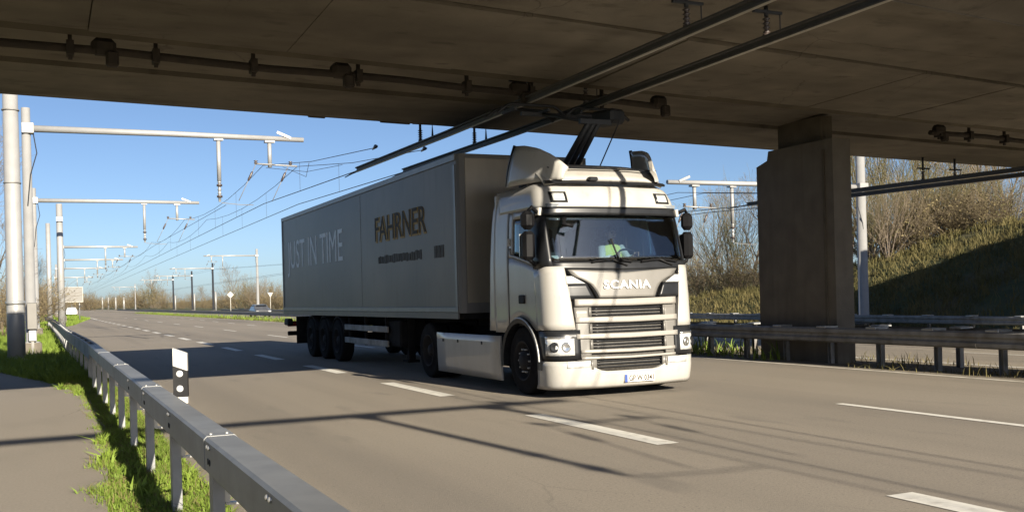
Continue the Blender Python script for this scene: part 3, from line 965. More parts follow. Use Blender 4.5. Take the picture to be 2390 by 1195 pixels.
# far hedge line right of the road, left of the trailer
ORD = ['', 'second ', 'third ', 'fourth ', 'fifth ', 'sixth ', 'seventh ', 'eighth ', 'ninth ', 'tenth ', 'eleventh ', 'twelfth ', 'thirteenth ', 'fourteenth ', 'fifteenth ', 'sixteenth ', 'seventeenth ', 'eighteenth ', 'nineteenth ', 'twentieth ', 'twenty-first ', 'twenty-second ']
count = {'shrub': 0, 'fan': 0, 'tree': 0}
def hedge_pos(px, d):
    t = max(.03, math.tan(THETA + math.atan((px - 1195) / 2352)))
    Y = min(d / t, 900)
    return at_px(px, Y), Y
for px, d, key, hpx in ((660, 38, ('shrub', 8), 62), (640, 37, ('shrub', 10), 58), (618, 40, ('shrub', 8), 66), (596, 38, ('fan', 6), 84), (578, 37, ('fan', 7), 78), (560, 41, ('shrub', 10), 66), (548, 44, ('tree', 2), 96), (528, 39, ('shrub', 10), 42), (505, 40, ('shrub', 8), 34), (482, 39, ('shrub', 10), 36), (458, 41, ('shrub', 8), 40), (438, 38, ('shrub', 10), 36),
                        (415, 40, ('shrub', 8), 30), (392, 38, ('shrub', 10), 44), (375, 41, ('fan', 6), 58), (358, 38, ('fan', 7), 64), (345, 40, ('shrub', 10), 56), (328, 38, ('shrub', 8), 46), (310, 39, ('shrub', 10), 38), (292, 40, ('shrub', 8), 36), (276, 38, ('shrub', 10), 36), (262, 39, ('shrub', 8), 34), (248, 38, ('shrub', 10), 30), (236, 38, ('shrub', 8), 26), (225, 38, ('shrub', 10), 22), (470, 46, ('tree', 1), 52), (365, 47, ('tree', 4), 76)):
    X, Y = hedge_pos(px, d)
    zc = X * math.sin(THETA) + Y * math.cos(THETA)
    base = {'shrub': 2.9, 'fan': 7.4, 'tree': 10.5}[key[0]]
    sc = hpx * zc / 2352 / base
    kind_word = {'shrub': 'olive-brown far hedge shrub', 'fan': 'tall upright far hedge bush', 'tree': 'thin bare tree above the far hedge'}[key[0]]
    lab = kind_word + ', ' + (ORD[count[key[0]]] + 'of its kind counted left from the trailer' if count[key[0]] else 'first of its kind left of the trailer')
    count[key[0]] += 1
    plant('hedge_shrub', key, X, Y, sc, px * .53, lab, 'shrub', 'distant hedge line left of the trailer', 1.0, z=-.4)
# far end of the road and left side
for px, Y, key, sc, lab in ((-8, 50, ('tree', 4), .8, 'bare tree cut by the left picture edge behind the thick mast'), (74, 95, ('tree', 2), .5, 'small bare tree peeping out beside the second mast')):
    plant('bare_tree', key, at_px(px, Y), Y, sc, px * 1.3 + 2, lab, 'tree', 'bare trees left of the footpath')
for n_, (px, Y, key, sc) in enumerate(sorted(((6, 60, ('shrub', 10), 1.2), (20, 85, ('shrub', 10), 1.6), (55, 120, ('shrub', 8), 1.6), (75, 150, ('shrub', 10), 1.8), (84, 200, ('shrub', 8), 2.0), (90, 260, ('shrub', 10), 2.2), (205, 480, ('shrub', 10), 2.8), (190, 560, ('shrub', 8), 3.0), (215, 520, ('shrub', 10), 2.6), (170, 640, ('shrub', 10), 3.2), (120, 600, ('shrub', 8), 3.0), (140, 700, ('shrub', 10), 3.2)))):
    plant('hedge_shrub', key, at_px(px, Y), Y, sc, px * .71, 'brown shrub of the far left hedge, %sfrom the left picture edge' % (ORD[n_] or 'nearest '), 'shrub', 'distant hedge on the far left')

# ================================================================ ROADSIDE
def loft(mb, prof, stations, xf, zf):
    n = len(prof)
    V = [(xf(y) + p[0], y, zf(y) + p[1]) for y in stations for p in prof]
    F = []
    for j in range(len(stations) - 1):
        for i in range(n):
            F.append((j * n + i, j * n + (i + 1) % n, (j + 1) * n + (i + 1) % n, (j + 1) * n + i))
    F.append(tuple(range(n)))
    F.append(tuple((len(stations) - 1) * n + i for i in range(n))[::-1])
    mb.add(V, F)
    return mb

def share(name, me, parent, loc, rz=0.0, scale=(1, 1, 1)):
    o = bpy.data.objects.new(name, me)
    COL.objects.link(o)
    o.parent = parent
    o.location = Vector(loc) - root_loc(parent)
    o.rotation_euler = (0, 0, rz)
    o.scale = scale
    return o

# near guard rail: closed box beam on C-shaped posts
LRX = lambda y: lerp_tab(y, [(-20, .90), (24, .90), (36, .74), (50, .70), (80, .55), (96, .2)])
lrail = thing('guard_rail', 'galvanised box-beam guard rail between footpath and road', 'guard rail', (.90, 9.0, -.02))
box_prof = [(-.085, .56), (-.09, .57), (-.09, .735), (-.075, .75), (.075, .75), (.09, .735), (.09, .57), (.085, .56)]
sec = [-6.0, -2.0, 2.0, 6.05, 10.0, 13.95, 17.9, 21.4]
for a, b in zip(sec, sec[1:]):
    s = loft(MB(), box_prof, [a + .006, b - .006], LRX, lambda y: 0).build('beam_section', M['galv_rail'], lrail)
    loft(MB(), [(-.093, .565), (-.093, .737), (-.077, .7535), (.077, .7535), (.093, .737), (.093, .565)], [b - .16, b + .16], LRX, lambda y: 0).build('splice_sleeve', M['galv_rail'], s)
bolt_me = MB().lathe((0, 0, 0), (0, 0, 1), [(0, .013), (.006, .012), (.010, .006), (.011, .0005)], 8).mesh('bolt', M['bolt'])
bolt_side = MB().lathe((0, 0, 0), (-1, 0, 0), [(0, .014), (.008, .013), (.013, .007), (.014, .0005)], 8).mesh('bolt', M['bolt'])
bolt_dark = MB().lathe((0, 0, 0), (-1, 0, 0), [(0, .018), (.003, .018), (.004, .0005)], 8).mesh('bolt_hole', M['black_plastic'])
for b in (2.0, 6.05, 10.0, 13.95):
    for dy in (-.09,):
        for dx in (-.045, .045):
            share('bolt', bolt_me, lrail, (.90 + dx, b + dy, .7535))
for y in (3.8, 5.43, 7.35, 9.3, 11.1):
    for dy in (-.03, .03):
        share('bolt', bolt_side, lrail, (.81, y + dy + .3, .71))
        share('bolt_hole', bolt_dark, lrail, (.8095, y + dy + .3, .63))
pm = MB()
pm.box((-.050, 0, .27), (.006, .115, .60))
pm.box((-.020, -.055, .27), (.062, .006, .60))
pm.box((-.020, .055, .27), (.062, .006, .60))
pm.box((.010, -.042, .27), (.006, .026, .60))
pm.box((.010, .042, .27), (.006, .026, .60))
post_me = pm.mesh('post', M['galv_rail'])
br = MB()
br.beam((.02, -.02, .40), (.22, -.02, .40), .05, .012)
br.beam((.02, -.02, .40), (.02, -.02, .56), .012, .05)
br.beam((.215, -.02, .40), (.215, -.02, .30), .012, .05)
brk_me = br.mesh('spacer_bracket', M['bolt'])
posts_y = [-3.6, -1.7, .1, 2.0, 3.85] + [5.73, 7.65, 9.6, 11.4, 13.2, 15.0, 16.8, 18.6, 20.4] + [22.2 + 2 * k for k in range(32)]
for y in posts_y:
    px_ = share('post', post_me, lrail, (LRX(y) - .03, y, 0))
    if y < 22:
        share('spacer_bracket', brk_me, px_, (LRX(y) - .03, y, 0))
# farther on the rail is a double ribbon on the same posts
for a in range(21, 86, 8):
    for dx in (-.07, .07):
        loft(MB(), [(dx - .018, .46), (dx - .018, .74), (dx + .018, .75), (dx + .018, .46)], [a + .4 * 0 + .41, a + 4, a + 8.4], LRX, lambda y: 0).build('beam_ribbon', M['galv_dull'], lrail)
sp_me = MB().box((0, 0, 0), (.10, .16, .05)).mesh('spacer_block', M['galv_rail'])
for k in range(16):
    y = 22.2 + 2 * k
    share('spacer_block', sp_me, lrail, (LRX(y), y, .71))

# delineator post behind the near rail
dl = thing('delineator_post', 'white plastic delineator post with black band and two round reflectors behind near rail', 'delineator', (1.13, 9.62, 0))
mb = MB()
dpoly = [(-.062, 0), (.062, 0), (.062, 1.055), (-.062, 1.105)]
def dl_prism(y0, y1, z0a, z0b, z1a, z1b, w=.062, c=.0):
    m_ = MB()
    poly = [(1.13 - w, z0a), (1.13 + w, z0b), (1.13 + w, z1b), (1.13 - w, z1a)]
    m_.prism(poly, 'y', y0, y1)
    return m_
MB().box((1.06, 9.62, .665), (.14, .05, .06)).build('rail_clamp', M['galv_rail'], dl)
dl_prism(9.585, 9.655, .60, .60, 1.105, 1.055).build('post_body', M['white_plastic'], dl)
dl_prism(9.582, 9.658, .66, .66, .945, .895, .0635).build('black_band', M['black_plastic'], dl)
for zz in (.87, .735):
    MB().lathe((1.125, 9.5815, zz), (0, -1, 0), [(0, .030), (.004, .028), (.006, .02), (.0065, .0005)], 16).build('reflector', M['reflector'], dl)
dl.rotation_euler = (0, 0, math.radians(-14))

# median barrier: two corrugated beams on posts
w_prof = [(0, .44), (-.045, .47), (-.05, .53), (-.012, .565), (-.012, .605), (-.05, .64), (-.045, .70), (0, .735), (.004, .735), (-.04, .70), (-.045, .64), (-.008, .605), (-.008, .565), (-.045, .53), (-.04, .47), (.004, .44)]
def w_rail(label, name, x_base, z_base, flip, y0, y1, post_x, post_step, y_first, near_to):
    t = thing(name, label, 'guard rail', (x_base, 20, z_base))
    pr = [((-p[0] if flip else p[0]), p[1]) for p in w_prof]
    xf = lambda y: x_base + float(shift_right(y))
    y = y0
    while y < near_to:
        loft(MB(), pr, [y + .004, y + 2, y + 4 - .004], xf, lambda yy: z_base).build('beam_section', M['galv_dull'], t)
        y += 4
    if y < y1:
        st = [y, y + 12, y + 30, y + 60, y + 110, y1]
        loft(MB(), pr, st, xf, lambda yy: z_base).build('beam_section', M['galv_dull'], t)
    pmesh = MB()
    pmesh.box((0, -.045, .33), (.10, .006, .78))
    pmesh.box((0, .045, .33), (.10, .006, .78))
    pmesh.box((-.0 , 0, .33), (.006, .09, .78))
    pme = pmesh.mesh('post', M['galv_dull'])
    cap = MB().box((0, 0, 0), (.34, .26, .045), bevel=.01).mesh('spacer_plate', M['galv'])
    y = y_first
    while y < min(y1, 58):
        q = share('post', pme, t, (xf(y) + post_x, y, z_base))
        if y < 60:
            share('spacer_plate', cap, q, (xf(y) + post_x * .62, y, z_base + .738))
        y += post_step
    return t
w_rail('dull corrugated steel guard rail along the median in front of the pier', 'median_guard_rail', 14.16, -.03, False, 4.0, 260, .24, 1.34, 5.0, 40)
w_rail('dull corrugated steel guard rail on the far side of the median behind the pier', 'median_guard_rail', 15.72, -.06, True, 4.0, 260, -.14, 2.0, 5.6, 40)
w_rail('shaded guard rail beyond the far carriageway below the dark slope', 'roadside_guard_rail', 29.0, -.36, False, 8.0, 200, .12, 2.0, 9.0, 48)

# ---------------------------------------------------------------- overhead line masts
def mast_with_arm(label, X, Y, H=7.95, r=.145, group=None, side=1, arm_len=9.0, arm_z=7.29, gz=0.0, dark=False):
    t = thing('catenary_mast', label, 'mast', (X, Y, gz), group)
    s = side
    MB().box((X, Y, gz + .18), (.62, .62, .42), bevel=.04).build('footing', M['concrete_pier'], t)
    MB().tube([(X, Y, gz + .38), (X, Y, gz + .42), (X, Y, gz + .42001), (X, Y, gz + H)], [.26, .26, r * 1.12, r * .92], 16).build('pole', M['cable' if dark else 'mast'], t)
    if dark:
        MB().tube([(X + .48, Y, gz), (X + .48, Y, gz + 4.2)], .17, 8).build('lit_side_tube', M['mast'], t)  # pale tube and dark pole colour in the mast's lit and shaded sides
    b = MB().box((X + s * .05, Y - .02, gz + arm_z), (r * 2.5, r * 2.6, .34), bevel=.02)
    b.build('arm_bracket', M['mast'], t)
    arm = MB().tube([(X + s * .12, Y, gz + arm_z), (X + s * arm_len * .5, Y, gz + arm_z + .02), (X + s * arm_len, Y, gz + arm_z)], [.115, .10, .085], 12).build('arm', M['mast'], t)
    MB().box((X + s * (arm_len - .72), Y - .09, gz + arm_z + .13), (.52, .05, .09), ry=s * .38).build('end_clamp', M['mast'], arm)
    MB().tube([(X + .2 * s, Y - .05, gz + arm_z - .1), (X + .3 * s, Y - .12, gz + arm_z - .8), (X + .1 * s, Y - .16, gz + arm_z - 1.5), (X, Y - .17, gz + arm_z - 2.5)], .018, 5).build('feeder_cable', M['cable'], t)
    xl, xsb = X + s * (arm_len - 2.98), X + s * (arm_len - 1.22)
    d1 = MB().tube([(xl, Y, gz + arm_z - .08), (xl, Y, gz + arm_z - 1.55)], .072, 10)
    d1.box((xl, Y, gz + arm_z - .12), (.30, .22, .05))
    d1 = d1.build('drop_tube', M['mast'], t)
    ins = [(0, .05)]
    for k in range(5):
        ins += [(.02 + .13 * k, .05), (.04 + .13 * k, .085), (.06 + .13 * k, .05)]
    ins += [(.72, .04)]
    MB().lathe((xl, Y, gz + arm_z - 1.55), (0, 0, -1), ins, 10).build('insulator', M['galv'], d1)
    for zz in (1.66, 2.05):
        MB().lathe((xl, Y, gz + arm_z - zz), (0, 0, -1), [(0, .02), (0, .095), (.07, .095), (.07, .02)], 10).build('insulator_cap', M['insulator'], d1)
    d2 = MB().tube([(xsb, Y, gz + arm_z - .08), (xsb, Y, gz + arm_z - 1.02)], .072, 10)
    d2.box((xsb, Y, gz + arm_z - .12), (.34, .24, .06))
    d2 = d2.build('drop_tube', M['mast'], t)
    z1 = gz + arm_z - .93
    MB().tube([(xsb - .55, Y - .05, z1 + .02), (xsb + .95, Y - .05, z1 - .03)], .03, 8).build('support_tube', M['mast'], d2)
    for dx, dz in ((-.5, .1), (.72, .08)):
        MB().lathe((xsb + dx, Y - .05, z1), (0, 0, 1), [(0, .03), (.05, .07), (.09, .03), (.12, .08), (.14, .02)], 10).build('line_clamp', M['insulator'], d2)
    for dx in (-.5, .66):
        a, b_ = Vector((xsb + dx, Y - .05, z1)), Vector((xsb + dx - .62, Y - .05, z1 - 1.3))
        MB().tube([a, b_], .013, 6).build('steady_rod', M['galv_dull'], d2)
        MB().tube([a.lerp(b_, .20), a.lerp(b_, .24), a.lerp(b_, .42), a.lerp(b_, .46)], [.02, .042, .042, .02], 8).build('rod_insulator', M['insulator'], d2)
    MB().tube([(xl + .06, Y, gz + arm_z - 2.3), (xl + .7, Y, gz + arm_z - 2.36), (xl + 1.15, Y, gz + arm_z - 2.36)], .012, 5).build('registration_arm', M['galv_dull'], d1)
    return t
GL, GR = 'overhead line masts left of the road', 'overhead line masts beyond the far carriageway'
mast_with_arm('slim overhead line mast right behind the thick left mast, with the highest long arm', -.34, 36.0, group=GL)
mast_with_arm('second overhead line mast down the road, its arm lower in the picture', -.30, 60.0, group=GL, arm_len=8.6)
for i, (X, Y, l) in enumerate(((1.8, 106, 'third overhead line mast arm down the road, thin against the pale sky'), (2.4, 135, 'fourth overhead line mast arm down the road'), (2.0, 165, 'fifth overhead line mast arm down the road, just above the grey board'), (2.4, 215, 'farthest overhead line mast arm beside the grey board'))):
    mast_with_arm(l, X, Y, group=GL, arm_len=6.9)
mast_with_arm('overhead line mast standing behind the viewer, whose arm shadow crosses the road', -.34, -5.2, group=GL, arm_len=9.0)
# right-hand side masts, arms pointing back over the far carriageway
mast_with_arm('white overhead line mast right of the concrete pier', 31.05, 31.9, 8.8, .19, GR, -1, 9.6, 6.0, -.38)
for px, H, dk, l in ((602, 10.6, False, 'pale far mast just left of the trailer'), (498, 10.2, True, 'far mast with a dark pole, tallest of the dark ones left of the trailer'), (449, 9.6, True, 'dark far mast next left of the tallest dark one'), (405, 9.6, True, 'dark far mast farthest left in front of the hedge'), (316, 10.0, False, 'tiny pale far mast above the distant hedge')):
    X, Y = hedge_pos(px, 32.3)
    mast_with_arm(l, X, Y, H, .2, GR, -1, 8.5, H - 1.1, -.3, dk)
for px, l in ((289, 'rightmost of four pale far poles in front of the distant hedge'), (270, 'second from right of four pale far poles in front of the distant hedge'), (253, 'third from right of four pale far poles in front of the distant hedge'), (239, 'leftmost of four pale far poles in front of the distant hedge')):
    X, Y = hedge_pos(px, 33)
    tp_ = thing('line_mast', l, 'mast', (X, Y, -.4), 'pale far poles')
    zc_ = X * math.sin(THETA) + Y * math.cos(THETA)
    MB().tube([(X, Y, -.4), (X, Y, 27 * zc_ / 2352)], [.42, .36], 8).build('pole', M['mast'], tp_)
    MB().box((X, Y, -.2), (1.2, 1.2, .5)).build('footing', M['concrete_pier'], tp_)
# thick mast at the left picture edge
tm = thing('thick_mast', 'thick galvanised tube mast at the left picture edge with a dark foot', 'mast', (-.70, 32.4, 0))
MB().tube([(-.70, 32.4, .0), (-.70, 32.4, 1.2), (-.70, 32.4, 8.3)], [.24, .235, .20], 24).build('pole', M['mast'], tm)
MB().lathe((-.70, 32.4, 1.62), (0, 0, 1), [(0, .234), (.0, .258), (.05, .262), (.10, .258), (.10, .232)], 24).build('collar', M['galv'], tm)
MB().lathe((-.70, 32.4, 1.36), (0, 0, 1), [(0, .234), (.0, .246), (.03, .246), (.03, .232)], 24).build('collar', M['galv'], tm)
for zz in (5.1, 7.2):
    MB().lathe((-.70, 32.4, zz), (0, 0, 1), [(0, .21), (.0, .235), (.04, .235), (.04, .21)], 24).build('band', M['galv_dull'], tm)
MB().lathe((-.70, 32.4, -.02), (0, 0, 1), [(0, .40), (.05, .40), (.05, .24)], 24).build('base_plate', M['galv_dull'], tm)
m3 = thing('line_mast', 'plain galvanised mast without arm beyond the end of the guard rail', 'mast', (1.02, 64.0, 0))
MB().tube([(1.02, 64, 0), (1.02, 64, 7.5)], [.20, .17], 16).build('pole', M['mast'], m3)
MB().box((1.02, 64, .1), (.6, .6, .3), bevel=.03).build('footing', M['concrete_pier'], m3)
MB().box((1.02, 63.82, 6.6), (.34, .2, .25)).build('clamp', M['galv'], m3)
m4 = thing('line_mast', 'plain galvanised mast half hidden behind the armless one', 'mast', (.55, 88.0, 0))
MB().tube([(.55, 88, 0), (.55, 88, 8.2)], [.20, .17], 14).build('pole', M['mast'], m4)
MB().box((.55, 88, .1), (.6, .6, .3), bevel=.03).build('footing', M['concrete_pier'], m4)
eb = thing('switch_cabinet', 'narrow grey cabinet on the slim mast foot beside the thick mast', 'cabinet', (-.34, 35.7, 0))
MB().box((-.30, 35.72, 1.25), (.30, .22, .85), bevel=.02).build('housing', M['sign_back'], eb)
MB().box((-.30, 35.72, .62), (.22, .2, .34), bevel=.02).build('lower_housing', M['white_plastic'], eb)
MB().beam((-.30, 35.72, 0), (-.30, 35.72, .46), .08, .08).build('stand', M['galv_dull'], eb)

# ---------------------------------------------------------------- contact rails and wires
def contact_rail(label, X, z, y0, y1, supports, gsup):
    t = thing('contact_rail', label, 'contact rail', (X, 10, z), gsup)
    pr = [(-.022, .0), (.022, .0), (.026, .022), (.012, .034), (.012, .078), (.05, .086), (.05, .11), (-.05, .11), (-.05, .086), (-.012, .078), (-.012, .034), (-.026, .022)]
    zf = lambda y: z + .012 * max(0, y - 17)
    st = [y0 + (y1 - y0) * i / 6 for i in range(7)]
    loft(MB(), pr, st, lambda y: X, zf).build('rail_profile', M['rail_alu'], t)
    loft(MB(), [(-.012, -.014), (.012, -.014), (.02, .0), (-.02, .0)], st, lambda y: X, zf).build('contact_strip', M['rail_copper'], t)
    MB().tube([(X + .03, y1 - .1, zf(y1) + .03), (X + .02, y1 + .5, zf(y1) + .02), (X, y1 + 1.1, zf(y1) - .01)], [.03, .02, .012], 6).build('tapered_end', M['rail_alu'], t)
    for (ys_, top) in supports:
        zb = zf(ys_) + .112
        h = MB().lathe((X, ys_, zb), (0, 0, 1), sum([[(.03 + .055 * k, .028), (.045 + .055 * k, .052), (.06 + .055 * k, .028)] for k in range(4)], [(0, .05), (.02, .05), (.025, .03)]), 10)
        ins = h.build('insulator', M['insulator'], t)
        g = MB()
        g.tube([(X, ys_, zb + .24), (X, ys_, top)], .028, 8)
        g.beam((X - .2, ys_, zb + .30), (X + .24, ys_, zb + .30), .05, .035)
        g.tube([(X + .22, ys_, zb + .30), (X + .22, ys_, zb + .06)], .008, 5)
        g.build('hanger', M['cable'], t)
    return t
for X, n in ((7.2, 'left'), (8.42, 'right')):
    sup = [(-4.0, 5.2), (2.0, 5.2), (6.6, 5.24), (10.2, 5.08), (14.9, 5.10)]
    c = contact_rail('dark overhead contact rail above the truck, the one nearer the footpath' if n == 'left' else 'dark overhead contact rail above the truck, the one nearer the pier', X, 4.60, 5.6, 24.4, [s for s in sup if s[0] > 8.7], 'contact rails above the truck')
    # bracket off the far bridge face
    g = MB()
    yf = bridge_y(X, 18.15)
    g.beam((X, yf, 5.16), (X, 19.82, 5.16), .06, .06)
    g.beam((X - .16, 19.74, 5.12), (X + .30, 19.74, 5.12), .05, .04)
    g.tube([(X, 19.74, 5.14), (X, 19.74, 4.98)], .028, 8)
    g.build('bracket', M['cable'], c)
    MB().lathe((X, 19.74, 4.75), (0, 0, 1), [(0, .045), (.02, .045)] + sum([[(.03 + .045 * k, .028), (.042 + .045 * k, .055), (.055 + .045 * k, .028)] for k in range(5)], []), 10).build('insulator', M['insulator'], c)
    MB().tube([(X + .27, 19.74, 5.12), (X + .27, 19.74, 4.92), (X + .27, 19.74, 4.80)], [.006, .02, .03], 6).build('weight', M['cable'], c)
    MB().tube([(X - .02, 22.6, 5.06), (X - .02, 22.75, 5.08), (X - .02, 23.0, 5.04)], [.012, .05, .012], 8).build('end_insulator', M['insulator'], c)
for X, n in ((21.7, 'a'), (22.9, 'b')):
    contact_rail('overhead contact rail over the far carriageway, nearer the pier' if n == 'a' else 'overhead contact rail over the far carriageway, nearer the bank', X, 4.20, 7.5, 27.5, [(10, 5.1), (15.4, 5.10), (20.0, 5.0)], 'contact rails over the far carriageway')

def wire(label, pts, r, name, group, m='wire'):
    return tag(MB().tube(pts, r, 5).build(name, M[m]), label, 'wire', group)
def sag(p, q, n, d):
    p, q = Vector(p), Vector(q)
    return [p.lerp(q, i / n) - Vector((0, 0, d * 4 * (i / n) * (1 - i / n))) for i in range(n + 1)]
GW = 'overhead wires above the truck lane'
MASTS_Y = [36, 60, 82, 104, 131, 165, 215, 300]
for X, side in ((7.2, 'footpath'), (8.42, 'median')):
    pts = [(X, 24.2, 4.71), (X, 30, 4.84), (X, 36, 4.98)] + [(X + .012 * (y - 36), y, 5.0) for y in MASTS_Y[1:]]
    wire('lower contact wire beyond the bridge, on the %s side' % side, pts, .013, 'contact_wire', GW)
    mp_ = [(X, 22.8, 5.06), (X, 29, 5.55), (X, 36, 6.33)]
    for a, b in zip(MASTS_Y, MASTS_Y[1:]):
        mp_ += sag((X + .012 * (a - 36), a, 6.33), (X + .012 * (b - 36), b, 6.33), 6, .45)[1:]
    mw = wire('upper carrier wire beyond the bridge, on the %s side' % side, mp_, .010, 'carrier_wire', GW)
    for y in [30.5, 42, 48, 54, 68, 76]:
        seq = sorted(mp_, key=lambda p: abs(p[1] - y))[:2]
        z_t = np.interp(y, [p[1] for p in mp_], [p[2] for p in mp_])
        z_b = np.interp(y, [p[1] for p in pts], [p[2] for p in pts])
        MB().tube([(X + .012 * max(0, y - 36), y, z_b), (X + .012 * max(0, y - 36), y, z_t)], .0045, 4).build('dropper', M['wire'], mw)
    # near side of the bridge, towards and past the camera
    wire('contact wire on the near side of the bridge, on the %s side' % side, [(X, 5.6, 4.62), (X, 1, 4.75), (X, -4.9, 4.98), (X, -40, 5.0)], .014, 'contact_wire', GW)
    wire('carrier wire on the near side of the bridge, on the %s side' % side, [(X, 7.4, 5.5), (X, 1, 5.8), (X, -4.9, 6.33)] + [tuple(p) for p in sag((X, -4.9, 6.33), (X, -40, 6.33), 6, .5)[1:]], .012, 'carrier_wire', GW)
wire('feeder wire high beside the arms left of the trailer', [(5.9, 36, 4.92), (5.9, 60, 4.9), (6.4, 104, 4.9), (7, 165, 4.9)], .009, 'feeder_wire', GW)
wire('thin wire from arm end down to the contact rails', [(7.9, 36, 6.3), (8.0, 33, 5.6), (7.25, 29.5, 5.58)], .008, 'stay_wire', GW)
wire('thin stay wire crossing to the carrier wire', [(7.3, 36, 6.25), (7.9, 32.5, 5.7), (8.4, 30, 5.62)], .008, 'stay_wire', GW)
GW2 = 'overhead wires over the far carriageway'
for X, side in ((21.7, 'pier'), (22.9, 'bank')):
    pts = [(X, 27.3, 4.33), (X, 31.6, 4.45), (X + 1.0, 60, 4.6), (X + 2.2, 100, 4.6), (X + 2.2, 166, 4.6), (X + 2.2, 278, 4.6)]
    wire('contact wire over the far carriageway, on the %s side' % side, pts, .013, 'contact_wire', GW2)
    wire('carrier wire over the far carriageway, on the %s side' % side, [(X, 26, 4.6), (X, 31.6, 5.2), (X + .6, 46, 5.0), (X + 1.0, 60, 5.6), (X + 2.0, 84, 5.1), (X + 2.2, 110, 5.6), (X + 2.2, 166, 6.9), (X + 2.2, 278, 6.9)], .011, 'carrier_wire', GW2)

# ---------------------------------------------------------------- signs and cars in the distance
vm = thing('sign_board', 'grey rectangular board on two posts seen from behind at the turning lane', 'sign', (2.9, 120, 0))
MB().box((2.95, 120, 2.86), (2.25, .22, 1.62), bevel=.03).build('panel', M['sign_back'], vm)
fr_ = MB()
for dx in (-1.1, 1.1):
    fr_.box((2.95 + dx, 119.86, 2.86), (.06, .06, 1.66))
for dz in (-.8, .8):
    fr_.box((2.95, 119.86, 2.86 + dz), (2.14, .06, .06))
fr_.build('frame', M['sign_white'], vm)
for dx in (-.8, .75):
    MB().tube([(2.95 + dx, 120.16, -.03), (2.95 + dx, 120.16, 3.5)], .06, 8).build('post', M['galv'], vm)
def road_sign(label, x, y, h, shape, size):
    t = thing('road_sign', label, 'sign', (x, y, -.3))
    MB().tube([(x, y, -.35), (x, y, h + size * .3)], .04, 8).build('post', M['sign_white'], t)
    pl = {'diamond': [(0, -1), (1, 0), (0, 1), (-1, 0)], 'triangle': [(0, -1), (1, .75), (-1, .75)]}[shape]
    MB().prism([(x + a * size, h + b * size) for a, b in pl], 'y', y - .06, y - .045).build('plate', M['sign_white'], t)
    return t
road_sign('pale diamond sign on a post in front of the distant shrubs', at_px(538, 118), 118, 2.45, 'diamond', .38)
road_sign('pale upside-down triangle sign close to the trailer rear edge', at_px(631, 118), 118, 2.35, 'triangle', .32)

def car(label, x, y, z, paint, rz=0.0):
    t = thing('car', label, 'car', (x, y, z))
    w = .86
    side = [(-2.1, .35), (-2.12, .75), (-1.95, .92), (-1.05, 1.0), (-.45, 1.42), (1.1, 1.46), (1.95, 1.0), (2.1, .85), (2.1, .35)]
    body = MB()
    n = len(side)
    V = []
    for sx in (-1, -.92, .92, 1):
        for (a, b) in side:
            ww = w * (1.0 if b < 1.05 else .80)
            V.append((x + (sx * ww if abs(sx) < 1 else sx * ww * 1.0), y + a, z + (b if abs(sx) < 1 else (b if b < .5 else b - .05))))
    F = []
    for k in range(3):
        for i in range(n):
            F.append((k * n + i, k * n + (i + 1) % n, (k + 1) * n + (i + 1) % n, (k + 1) * n + i))
    F += [tuple(range(n)), tuple(3 * n + i for i in range(n))[::-1]]
    body.add(V, F)
    body.build('body', paint, t)
    ws = MB()
    ws.add([(x - .62, y - .99, z + 1.03), (x + .62, y - .99, z + 1.03), (x + .56, y - .50, z + 1.40), (x - .56, y - .50, z + 1.40)], [(0, 1, 2, 3)])
    ws.build('windscreen', M['cab_black'], t)
    for sx in (-1, 1):
        MB().box((x + sx * .68, y - 2.08, z + .68), (.32, .1, .16), bevel=.03).build('headlight', M['lamp_glass'], t)
        g_ = MB()
        g_.prism([(y - .75, z + 1.05), (y + 1.5, z + 1.05), (y + 1.0, z + 1.38), (y - .35, z + 1.38)], 'x', x + sx * .70, x + sx * .735)
        g_.build('side_window', M['cab_black'], t)
        for dy in (-1.3, 1.3):
            MB().lathe((x + sx * .72, y + dy, z + .31), (sx, 0, 0), [(0, .2), (0, .30), (.03, .32), (.14, .32), (.16, .29), (.16, .18), (.12, .05), (.12, .001)], 16).build('wheel', M['black_rubber'], t)
    MB().box((x, y - 2.12, z + .55), (1.0, .06, .16), bevel=.02).build('grille', M['cab_black'], t)
    t.rotation_euler = (0, 0, rz)
    return t
car('dark grey car on the far carriageway beside the far mast, left of the trailer', at_px(606, 116), 116, -.2, M['car_grey'])
car('small white car far away on the turning lane under the grey board', at_px(166, 190), 190, -.02, M['car_white'], math.pi)

# ================================================================ TRUCK
TX, TY = 7.78, 12.62
truck = thing('tractor_unit', 'white cab-over truck tractor with a raised pantograph, driving towards the viewer', 'truck', (TX, 15.2, 0))
YF = [(.12, .07), (.2, .02), (.35, .0), (.56, .0), (.98, .02), (1.45, .05), (1.86, .10), (2.0, .14), (2.66, .315), (2.78, .325), (2.9, .365), (3.05, .45), (3.16, .60)]
WF = [(.12, 1.22), (.4, 1.245), (2.0, 1.25), (2.6, 1.225), (2.9, 1.19), (3.05, 1.15), (3.16, 1.05)]
RC, BOW = .30, .07
QC = math.pi / 2 * RC
def cabP(s, z):
    w, yf = lerp_tab(z, WF), lerp_tab(z, YF)
    a = w - RC
    sg = 1 if s >= 0 else -1
    t = abs(s)
    if t <= a:
        return (TX + s, TY + yf + BOW * (t / a) ** 2, z)
    if t <= a + QC:
        ph = (t - a) / RC
        return (TX + sg * (a + RC * math.sin(ph)), TY + yf + BOW + RC * (1 - math.cos(ph)), z)
    return (TX + sg * w, TY + yf + BOW + RC + (t - a - QC), z)
def F_(v):
    return v if callable(v) else (lambda *_: v)
